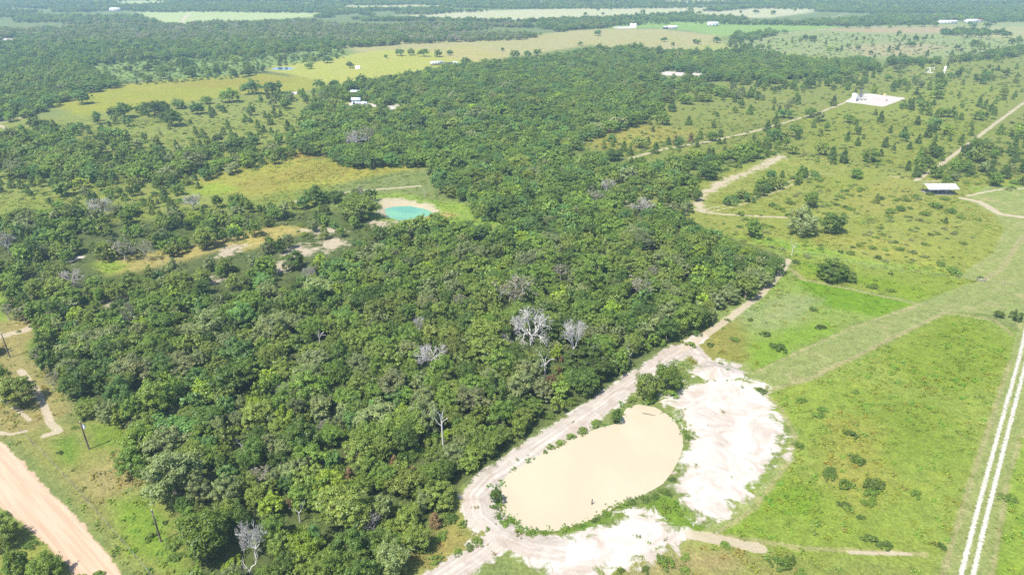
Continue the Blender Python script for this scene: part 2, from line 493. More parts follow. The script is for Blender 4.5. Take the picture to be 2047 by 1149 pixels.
# ------------------------------------------------------------------ ground: one graded sheet around the viewer
def build_ground():
    rs = [1.0, 12.0, 30.0, 45.0, 55.0]
    r = 62.0
    while r < 2600:
        rs.append(r); r += min(40, max(.4, r * r / 85000.0))
    while r < 4700:
        rs.append(r); r *= 1.06
    rs.append(4700.0)
    rs = np.array(rs)
    fine = np.linspace(-math.radians(47), math.radians(47), 640)
    coarse = np.linspace(math.radians(47), math.radians(313), 70)[1:-1]
    az = np.concatenate([fine, coarse])
    na, nr = len(az), len(rs)
    X = (rs[:, None] * np.sin(az)[None]).ravel(); Y = (rs[:, None] * np.cos(az)[None]).ravel()
    N = len(X)
    D = np.hypot(X, Y)
    soft0 = D * D / 85000.0
    tint = np.tile(s2l((138, 158, 88)), (N, 1))
    far = D > 2300
    tint[far] = s2l((70, 92, 66))
    wob = (fnoise(X / 9, Y / 9, 3) - .5) * 5 + (fnoise(X / 2.2, Y / 2.2, 5) - .5) * 1.6

    def near(pts, m):
        a, b = pts.min(0) - m, pts.max(0) + m
        return np.where((X > a[0]) & (X < b[0]) & (Y > a[1]) & (Y < b[1]))[0]

    def sdf(poly, m=30):
        P = WP(poly)
        m = m + .02 * np.hypot(P[:, 0], P[:, 1]).max()
        i = near(P, m)
        d = seg_dist(X[i], Y[i], P, True)
        return i, np.where(in_poly(X[i], Y[i], P), -d, d)

    for poly, col, soft in TINTS:
        i, d = sdf(poly)
        s = soft + soft0[i] * .3
        a = np.clip(.5 - (d + wob[i] * min(1.6, soft * .28)) / (2 * s), 0, 1)
        a = a * a * (3 - 2 * a)
        tint[i] += a[:, None] * (s2l(col) - tint[i])
    sand = np.zeros(N); mown = np.zeros(N); road = np.zeros(N); grav = np.zeros(N); pad = np.zeros(N); tan = np.zeros(N)

    def put(arr, i, d, wd):
        arr[i] = np.maximum(arr[i], np.clip(.5 - d / (2 * (wd + soft0[i] * .25)), 0, 1))

    for p in SAND:
        i, d = sdf(p); put(sand, i, d, 4.5)
    for pts, hw in SLINES:
        P = WP(pts); i = near(P, 40); d = seg_dist(X[i], Y[i], P, False) - hw
        put(sand, i, d, max(1.0, hw * .5))
    trk = np.zeros(N)
    for pts, hw in TRACKS:
        P = WP(pts); i = near(P, 40); d = seg_dist(X[i], Y[i], P, False) - hw
        put(trk, i, d, max(.5, hw * .5))
    for p in TRKPOLY:
        i, d = sdf(p); put(trk, i, d + (fnoise(X[i] / 3, Y[i] / 3, 61) - .5) * 7, 5.0)
    for p in PADS:
        i, d = sdf(p); put(pad, i, d, 1.2)
    for p in MOWN:
        i, d = sdf(p); put(mown, i, d, 1.2)
    for pts, hw in TAN:
        P = WP(pts); i = near(P, 20); d = seg_dist(X[i], Y[i], P, False) - hw
        put(tan, i, d, .9)
    i, d = sdf(ROAD); put(road, i, d, 1.5)
    P = WP(GRAVEL); i = near(P, 20); d = seg_dist(X[i], Y[i], P, False)
    put(grav, i, np.abs(d - .85) - .36, .42)
    # heights
    Z = (fnoise(X / 30, Y / 30, 9) - .5) * .5 * np.clip((D - 60) / 60, 0, 1)
    for poly, depth in ((POND, 1.6), (TPOND, 1.6), (BPOND, 1.2)):
        i, d = sdf(poly, 20)
        Z[i] = np.where(d < 0, -.35 - np.clip(-d / 3.0, 0, 1) * depth, Z[i] * np.clip(d / 6, 0, 1) - .35 * (1 - np.clip(d / 1.6, 0, 1)))
        bank = np.exp(-((d - 5) / 3.0) ** 2)
        Z[i] += np.where(d > 0, .5 * bank, 0)
    rut = np.zeros(N)
    for pts, hw in SLINES[:3]:
        P = WP(pts)
        T_ = np.gradient(P, axis=0); T_ /= np.linalg.norm(T_, axis=1, keepdims=True); Nn = np.c_[-T_[:, 1], T_[:, 0]]
        i = near(P, 12)
        for off in (-2.7, -1.9, -.8, .7, 1.6, 2.5):
            w_ = off + (fnoise(X[i] / 18, Y[i] / 18, int(50 + off * 10)) - .5) * 1.6
            d = seg_dist(X[i], Y[i], P + Nn * off, False)
            rut[i] = np.maximum(rut[i], np.clip(1 - np.abs(d - np.abs(w_ - off)) / .45, 0, 1))
    c = W(1436, 748)
    dd = np.hypot((X - c[0]) / 1.0, (Y - c[1]) / .8) + (fnoise(X / 2, Y / 2, 33) - .5) * 2.2
    Z += 2.6 * np.clip(1 - dd / 7.5, 0, 1) ** 1.1
    sand = np.maximum(sand, np.clip(1.5 - dd / 7.0, 0, 1))
    me = np.c_[X, Y, Z]
    q = np.arange(nr - 1)[:, None] * na
    k = np.arange(na)[None]; k2 = (np.arange(na) + 1)[None] % na
    Q = np.stack([q + k, q + k2, q + na + k2, q + na + k], -1).reshape(-1, 4)
    KA = .355
    A = np.c_[tint * KA * (1.09, 1.0, 1.06), np.ones(N)]
    Bm = np.c_[sand, road, grav, trk]
    Cm = np.c_[mown, tan, pad, np.ones(N)]
    # one material, split into the kinds of ground it shows
    cls = np.zeros(N, int)
    cls[mown > .5] = 1
    cls[trk > .5] = 6
    cls[sand > .5] = 2
    cls[pad > .5] = 3
    cls[grav > .5] = 4
    P = WP(GRAVEL); d = np.full(N, 99.); d[i] = seg_dist(X[i], Y[i], P, False); cls[d < 2.3] = 4
    cls[road > .5] = 5
    fc = cls[Q][:, 0]
    names = ["ground", "mown_grass", "bare_sand", "gravel_pad", "gravel_track", "dirt_road", "farm_track"]
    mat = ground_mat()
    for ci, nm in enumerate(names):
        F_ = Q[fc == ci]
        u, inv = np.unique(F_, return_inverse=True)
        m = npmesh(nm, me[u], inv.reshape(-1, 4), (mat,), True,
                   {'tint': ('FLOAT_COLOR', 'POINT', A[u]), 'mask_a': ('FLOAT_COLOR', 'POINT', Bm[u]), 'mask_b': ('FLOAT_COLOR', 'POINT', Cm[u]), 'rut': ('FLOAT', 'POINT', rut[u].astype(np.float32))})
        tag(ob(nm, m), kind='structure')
    # height lookup
    def zat(x, y):
        a = math.atan2(x, y); rr = math.hypot(x, y)
        ia = int(round((a + math.radians(47)) / math.radians(94) * 639)); ir = int(np.searchsorted(rs, rr))
        if 0 <= ia < 640 and ir < nr: return float(Z[ir * na + ia])
        return 0.0

    def grasscol(x, y):
        ia = np.clip(np.round((np.arctan2(x, y) + math.radians(47)) / math.radians(94) * 639).astype(int), 0, 639)
        ir = np.clip(np.searchsorted(rs, np.hypot(x, y)), 0, nr - 1)
        k = ir * na + ia
        bare = np.maximum.reduce([sand, road * 1.4, grav * 1.6, mown * 1.4, pad, trk * 1.5, tan])[k]
        return tint[k] * KA, bare
    return zat, grasscol


def ground_mat():
    m, n, l, out = newmat("ground_cover")
    g = n.new("ShaderNodeNewGeometry"); P = g.outputs['Position']
    def at(name):
        a = n.new("ShaderNodeAttribute"); a.attribute_name = name
        return a.outputs['Color']
    def sep(c):
        s = n.new("ShaderNodeSeparateColor"); l.new(c, s.inputs[0]); return s.outputs
    T = at('tint'); S = sep(at('mask_a')); C = sep(at('mask_b'))
    n_f = noise_n(n, l, P, 1.7, 4, .65)
    n_m = noise_n(n, l, P, .42, 4, .6, .5)
    n_l = noise_n(n, l, P, .085, 5, .6, .8)
    n_x = noise_n(n, l, P, .022, 3, .5, 1.0)
    # grass: tint, blade tones and tall-grass micro-shading painted as noise, patches that lean dry or lush
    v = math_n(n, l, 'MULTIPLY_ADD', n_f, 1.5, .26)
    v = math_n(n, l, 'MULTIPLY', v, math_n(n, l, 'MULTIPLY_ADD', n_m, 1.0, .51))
    notmown = math_n(n, l, 'SUBTRACT', 1.0, ramp(n, l, C[0], .42, .58))
    c = mixc(n, l, math_n(n, l, 'MULTIPLY', ramp(n, l, n_l, .48, .68), .55), T, mixc(n, l, 1.0, T, (1.24, 1.15, 1.08), 'MULTIPLY'))
    c = mixc(n, l, math_n(n, l, 'MULTIPLY', ramp(n, l, n_x, .45, .62), .55), c, mixc(n, l, 1.0, c, (.92, 1.0, .72), 'MULTIPLY'))
    weed = math_n(n, l, 'MULTIPLY', ramp(n, l, noise_n(n, l, P, .55, 5, .7, .3), .56, .68), math_n(n, l, 'MULTIPLY', ramp(n, l, n_x, .40, .60), notmown))
    c = mixc(n, l, math_n(n, l, 'MULTIPLY', weed, .45), c, mixc(n, l, 1.0, c, (.50, .66, .42), 'MULTIPLY'))
    # mown
    wv = n.new("ShaderNodeTexNoise"); mp = n.new("ShaderNodeMapping")
    _v = W(1900, 595) - W(1530, 765); mp.vector_type = 'TEXTURE'
    mp.inputs['Rotation'].default_value = (0, 0, math.atan2(_v[1], _v[0])); mp.inputs['Scale'].default_value = (22, .8, 1)
    l.new(P, mp.inputs[0]); l.new(mp.outputs[0], wv.inputs['Vector']); wv.inputs['Scale'].default_value = 1.0; wv.inputs['Detail'].default_value = 4
    KA = .355
    mc = mixc(n, l, wv.outputs['Fac'], s2l((146, 168, 88)) * KA, s2l((184, 188, 118)) * KA)
    mc = mixc(n, l, ramp(n, l, n_l, .52, .7), mc, s2l((192, 188, 128)) * KA)
    mm = math_n(n, l, 'ADD', C[0], math_n(n, l, 'MULTIPLY_ADD', n_m, .5, -.25))
    c = mixc(n, l, math_n(n, l, 'MULTIPLY', ramp(n, l, mm, .40, .60), .85), c, mc)
    tm = math_n(n, l, 'ADD', C[1], math_n(n, l, 'MULTIPLY_ADD', n_m, 1.0, -.55))
    c = mixc(n, l, math_n(n, l, 'MULTIPLY', ramp(n, l, tm, .35, .75), .5), c, s2l((200, 184, 140)) * KA)
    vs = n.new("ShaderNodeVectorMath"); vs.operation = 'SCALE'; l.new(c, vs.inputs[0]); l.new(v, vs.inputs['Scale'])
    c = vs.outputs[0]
    # sand
    rag = noise_n(n, l, P, .30, 7, .68, .6)
    sm = math_n(n, l, 'ADD', S[0], math_n(n, l, 'MULTIPLY_ADD', rag, 1.9, -1.0))
    sn = noise_n(n, l, P, .16, 7, .65, 1.2)
    sf = noise_n(n, l, P, 2.2, 4, .7)
    sc_ = mixc(n, l, ramp(n, l, sn, .42, .68), (.345, .318, .283), (.265, .222, .185))
    sc_ = mixc(n, l, math_n(n, l, 'MULTIPLY', ramp(n, l, sf, .60, .76), .75), sc_, (.17, .155, .11))
    ra = n.new("ShaderNodeAttribute"); ra.attribute_name = 'rut'
    sc_ = mixc(n, l, math_n(n, l, 'MULTIPLY', ra.outputs['Fac'], math_n(n, l, 'MULTIPLY_ADD', n_m, 1.0, .1)), sc_, (.20, .165, .13))
    c = mixc(n, l, ramp(n, l, sm, .38, .62), c, sc_)
    # gravel ruts
    gm = math_n(n, l, 'ADD', S[2], math_n(n, l, 'MULTIPLY_ADD', n_f, 1.2, -.62))
    c = mixc(n, l, ramp(n, l, gm, .3, .6), c, mixc(n, l, n_m, (.365, .35, .32), (.25, .24, .20)))
    ta = n.new("ShaderNodeAttribute"); ta.attribute_name = 'mask_a'
    km = math_n(n, l, 'ADD', ta.outputs['Alpha'], math_n(n, l, 'MULTIPLY_ADD', n_m, 1.0, -.55))
    c = mixc(n, l, math_n(n, l, 'MULTIPLY', ramp(n, l, km, .3, .65), .85), c, mixc(n, l, sn, (.33, .285, .21), (.26, .21, .15)))
    # pads
    pm = math_n(n, l, 'ADD', C[2], math_n(n, l, 'MULTIPLY_ADD', n_m, .5, -.25))
    c = mixc(n, l, ramp(n, l, pm, .4, .6), c, mixc(n, l, sn, (.35, .325, .30), (.28, .24, .21)))
    # peach dirt road with long wheel streaks
    mp2 = n.new("ShaderNodeMapping"); _v = W(200, 1085) - W(45, 922); mp2.vector_type = 'TEXTURE'
    mp2.inputs['Rotation'].default_value = (0, 0, math.atan2(_v[1], _v[0])); mp2.inputs['Scale'].default_value = (18, .9, 1)
    l.new(P, mp2.inputs[0])
    st = noise_n(n, l, mp2.outputs[0], 1.0, 5, .6)
    rc = mixc(n, l, ramp(n, l, st, .35, .65), (.305, .212, .145), (.355, .257, .183))
    rc = mixc(n, l, math_n(n, l, 'MULTIPLY', ramp(n, l, n_f, .55, .8), .35), rc, (.33, .27, .195))
    rm = math_n(n, l, 'ADD', S[1], math_n(n, l, 'MULTIPLY_ADD', rag, .9, -.46))
    c = mixc(n, l, ramp(n, l, rm, .40, .60), c, rc)
    p = n.new("ShaderNodeBsdfPrincipled"); p.inputs['Roughness'].default_value = .95; p.inputs['Specular IOR Level'].default_value = .08
    l.new(c, p.inputs['Base Color'])
    b = n.new("ShaderNodeBump"); b.inputs['Strength'].default_value = .9; b.inputs['Distance'].default_value = .7
    hb = math_n(n, l, 'ADD', n_f, math_n(n, l, 'MULTIPLY', n_m, 1.2))
    l.new(hb, b.inputs['Height']); l.new(b.outputs[0], p.inputs['Normal'])
    flat = math_n(n, l, 'MAXIMUM', S[0], math_n(n, l, 'MAXIMUM', S[1], math_n(n, l, 'MAXIMUM', S[2], C[2])))
    l.new(math_n(n, l, 'MULTIPLY_ADD', flat, -.42, .55, True), b.inputs['Strength'])
    l.new(p.outputs[0], out.inputs[0])
    return m


ZAT, GRASSCOL = build_ground()


def G(px, py, dz=0.0):
    """a point standing on the ground under this pixel"""
    p = W(px, py)
    return (float(p[0]), float(p[1]), ZAT(p[0], p[1]) + dz)


# water
def water(name, poly, z, mat, label=None):
    P = WP(poly)
    # smooth the outline and fill as a fan of quads between rings
    Q = P
    for _ in range(2):
        Q = np.concatenate([np.stack([.75 * Q + .25 * np.roll(Q, -1, 0), .25 * Q + .75 * np.roll(Q, -1, 0)], 1)]).reshape(-1, 2)
    c = Q.mean(0)
    Q = c + (Q - c) * (1 + 1.2 / np.linalg.norm(Q - c, axis=1)[:, None])
    me = bpy.data.meshes.new(name)
    if ((Q[:, 0] * np.roll(Q[:, 1], -1)) - (np.roll(Q[:, 0], -1) * Q[:, 1])).sum() < 0: Q = Q[::-1]
    me.from_pydata([(float(x), float(y), z) for x, y in Q], [], [list(range(len(Q)))])
    me.materials.append(mat)
    o = ob(name, me)
    return tag(o, kind='structure')


def watermat(name, ca, cb, rough, scale=.04, bump=.03):
    m, n, l, out = newmat(name)
    g = n.new("ShaderNodeNewGeometry"); P = g.outputs['Position']
    f = noise_n(n, l, P, scale, 4, .55, .5)
    c = mixc(n, l, ramp(n, l, f, .35, .65), ca, cb)
    p = n.new("ShaderNodeBsdfPrincipled"); p.inputs['Roughness'].default_value = rough
    l.new(c, p.inputs['Base Color']); p.inputs['IOR'].default_value = 1.33
    b = n.new("ShaderNodeBump"); b.inputs['Strength'].default_value = bump; b.inputs['Distance'].default_value = .1
    l.new(noise_n(n, l, P, 1.2, 3), b.inputs['Height']); l.new(b.outputs[0], p.inputs['Normal'])
    l.new(p.outputs[0], out.inputs[0])
    return m


water("muddy_water", POND, -.32, watermat("muddy_pond_water", (.30, .262, .186), (.325, .285, .205), .09))
water("turquoise_water", TPOND, -.32, watermat("turquoise_pond_water", (.07, .20, .14), (.11, .245, .14), .2, .08))
water("blue_water", BPOND, -.32, watermat("blue_pond_water", (.03, .07, .14), (.04, .09, .16), .06))

# ------------------------------------------------------------------ plants
def leaves(r, C, rad, nl, size, squash=.8, upb=.45, rnd=.6, shell=.5):
    """leaf quads spread through clumps; C (n,3) clump centres, rad (n,) clump radii"""
    n = len(C)
    d = r.normal(size=(n, nl, 3)); d /= np.linalg.norm(d, axis=2, keepdims=True)
    flip = (d[..., 2] < -.1) & (r.random((n, nl)) < .6)
    d[..., 2] = np.where(flip, -d[..., 2], d[..., 2])
    rr = rad[:, None, None] * (shell + (1 - shell) * r.random((n, nl, 1))) * np.array((1, 1, squash))
    p = (C[:, None] + d * rr).reshape(-1, 3); d = d.reshape(-1, 3)
    nn = d + rnd * r.normal(size=d.shape) * .6 + np.array((0, 0, upb)); nn /= np.linalg.norm(nn, axis=1, keepdims=True)
    a = r.normal(size=d.shape); u = np.cross(nn, a); u /= np.linalg.norm(u, axis=1, keepdims=True) + 1e-9
    v = np.cross(nn, u)
    s = (size * (.6 + .8 * r.random(len(p))))[:, None]
    V = np.stack([p - u * s, p - v * s * .62, p + u * s, p + v * s * .62], 1).reshape(-1, 3)
    Q = np.arange(len(V)).reshape(-1, 4)
    cv = np.clip(.5 + .16 * r.normal(size=n), 0, 1)
    lv = np.clip(np.repeat(cv, nl) + .20 * r.normal(size=n * nl), 0, 1)
    lh = np.repeat(np.clip(.4 + .3 * r.normal(size=n), 0, 1), nl)
    return V, Q, np.repeat(lv, 4).astype(np.float32), np.repeat(lh, 4).astype(np.float32)


def leafmesh(name, parts):
    V, Q, a, h, k = [], [], [], [], 0
    for v, q, lv, lh in parts:
        V.append(v); Q.append(q + k); a.append(lv); h.append(lh); k += len(v)
    return npmesh(name, np.concatenate(V), np.concatenate(Q), (M_leaf,), False,
                  {'leafv': ('FLOAT', 'POINT', np.concatenate(a)), 'leafh': ('FLOAT', 'POINT', np.concatenate(h))})


def oak_proto(seed, ncl, nl, leaf, H=1.0):
    """unit oak: crown radius 5, height 8"""
    r = np.random.default_rng(seed)
    ph = r.random(3) * 6.28; H = r.uniform(.7, 1.3); fine = r.uniform(.8, 1.15)
    az = r.random(ncl) * 6.283; se = np.where(r.random(ncl) < .22, r.uniform(-.75, -.1, ncl), r.uniform(-.1, 1, ncl)); ce = np.sqrt(np.clip(1 - se * se, 0, 1))
    lobe = 1 + .2 * np.sin(2 * az + ph[0]) + .16 * np.sin(3 * az + ph[1]) + .1 * np.sin(5 * az + ph[2])
    rf = r.uniform(.62, 1, ncl)
    C = np.c_[4.0 * lobe * rf * ce * np.cos(az), 4.0 * lobe * rf * ce * np.sin(az), 3.9 + 3.3 * se * rf * H * (.85 + .3 * r.random(ncl))]
    C[:, 0] *= r.uniform(.82, 1.15); C[:, 1] *= r.uniform(.82, 1.15)
    C[:, :2] += r.normal(size=2) * .45 * (C[:, 2:3] / 5 - .6)
    C[:, 2] += .55 * r.normal(size=ncl)
    C = C[r.random(ncl) > .12]
    rad = fine * r.uniform(.65, 1.4, len(C)) * (64. / max(ncl, 50)) ** .3
    parts = [leaves(r, C, rad, nl, leaf)]
    # a few odd sprigs outside
    C2 = C[r.integers(0, len(C), 34)] + r.normal(size=(34, 3)) * (1.1, 1.1, .8)
    parts.append(leaves(r, C2, np.full(34, .7), max(5, nl // 5), leaf * .9))
    cm = leafmesh("crown", parts)
    t = MB()
    lean = r.normal(size=2) * .3
    top = np.array((lean[0], lean[1], 3.0))
    t.tube([(0, 0, -.3), (lean[0] * .4, lean[1] * .4, 1.4), top], [.36, .27, .22], 6)
    for c in C[r.integers(0, len(C), 7)]:
        mid = top * .55 + c * .45 + r.normal(size=3) * .3
        t.tube([top + (0, 0, -.3), mid, c], [.15, .09, .03], 4, False)
    return cm, t.mesh("trunk", M_bark, True)


def cedar_proto(seed, ncl, nl, leaf):
    """unit cedar: radius 2, height 6"""
    r = np.random.default_rng(seed)
    h = r.random(ncl) ** 1.15
    az = r.random(ncl) * 6.283
    rr = 1.75 * (1 - h) ** .75 * r.uniform(.55, 1.05, ncl) + .1
    C = np.c_[rr * np.cos(az), rr * np.sin(az), .5 + 5.2 * h]
    rad = .42 + .38 * (1 - h)
    cm = leafmesh("crown", [leaves(r, C, rad, nl, leaf, 1.1, .5)])
    t = MB().tube([(0, 0, -.3), (0, 0, 2), (.05, 0, 5.3)], [.18, .12, .03], 5, False)
    return cm, t.mesh("trunk", M_bark, True)


def bush_proto(seed, ncl, nl, leaf):
    """unit bush: radius 2, height 2"""
    r = np.random.default_rng(seed)
    az = r.random(ncl) * 6.283; q = np.sqrt(r.random(ncl))
    ph = r.random(2) * 6.28
    lobe = 1 + .3 * np.sin(2 * az + ph[0]) + .2 * np.sin(3 * az + ph[1])
    C = np.c_[1.7 * q * lobe * np.cos(az), 1.7 * q * lobe * np.sin(az), .35 + 1.0 * (1 - q * .8) * r.uniform(.5, 1.1, ncl)]
    rad = r.uniform(.35, .65, ncl)
    return leafmesh("foliage", [leaves(r, C, rad, nl, leaf, .9, .5)])


def dead_mesh(seed, levels=5, H=8.0, spread=.75, first=3, r0=.32, up=.25, trunk=.32, mat=None, nchild=(2, 4)):
    r = np.random.default_rng(seed)
    m = MB()

    def grow(p, d, L, rad, lev):
        q1 = p + d * L * .5 + r.normal(size=3) * L * .07
        q2 = p + d * L + r.normal(size=3) * L * .08
        m.tube([p, q1, q2], [rad, rad * .85, rad * .7], 5 if lev > 2 else (4 if lev > 1 else 3), False)
        if lev <= 0: return
        for _ in range(r.integers(nchild[0], nchild[1] + 1)):
            a = r.normal(size=3); a -= d * np.dot(a, d); a /= np.linalg.norm(a)
            nd = d + a * spread * r.uniform(.6, 1.3) + np.array((0, 0, up)); nd /= np.linalg.norm(nd)
            s = q1 if r.random() < .3 else q2
            grow(s, nd, L * r.uniform(.6, .85), max(rad * .66, .028), lev - 1)
    tr = np.array((r.normal() * .12, r.normal() * .12, 1.)); tr /= np.linalg.norm(tr)
    base = np.array((0, 0, -.3)); top = tr * H * trunk
    m.tube([base, top * .5, top], [r0 * 1.25, r0, r0 * .85], 6, False)
    for k in range(first):
        a = 6.283 * (k + r.random() * .6) / first
        d = np.array((math.cos(a) * spread, math.sin(a) * spread, .75)); d /= np.linalg.norm(d)
        grow(top * r.uniform(.8, 1.0), d, H * .3, r0 * .6, levels - 1)
    return m.mesh("dead_wood", mat or M_dead, True)


NEAR_OAK = [oak_proto(100 + i, 92, 105, .19) for i in range(12)]
FAR_OAK = [oak_proto(200 + i, 46, 30, .46) for i in range(6)]
NEAR_CED = [cedar_proto(300 + i, 48, 60, .15) for i in range(4)]
FAR_CED = [cedar_proto(350 + i, 26, 16, .36) for i in range(3)]
NEAR_BUSH = [bush_proto(400 + i, 34, 46, .12) for i in range(5)]
FAR_BUSH = [bush_proto(450 + i, 14, 14, .32) for i in range(3)]

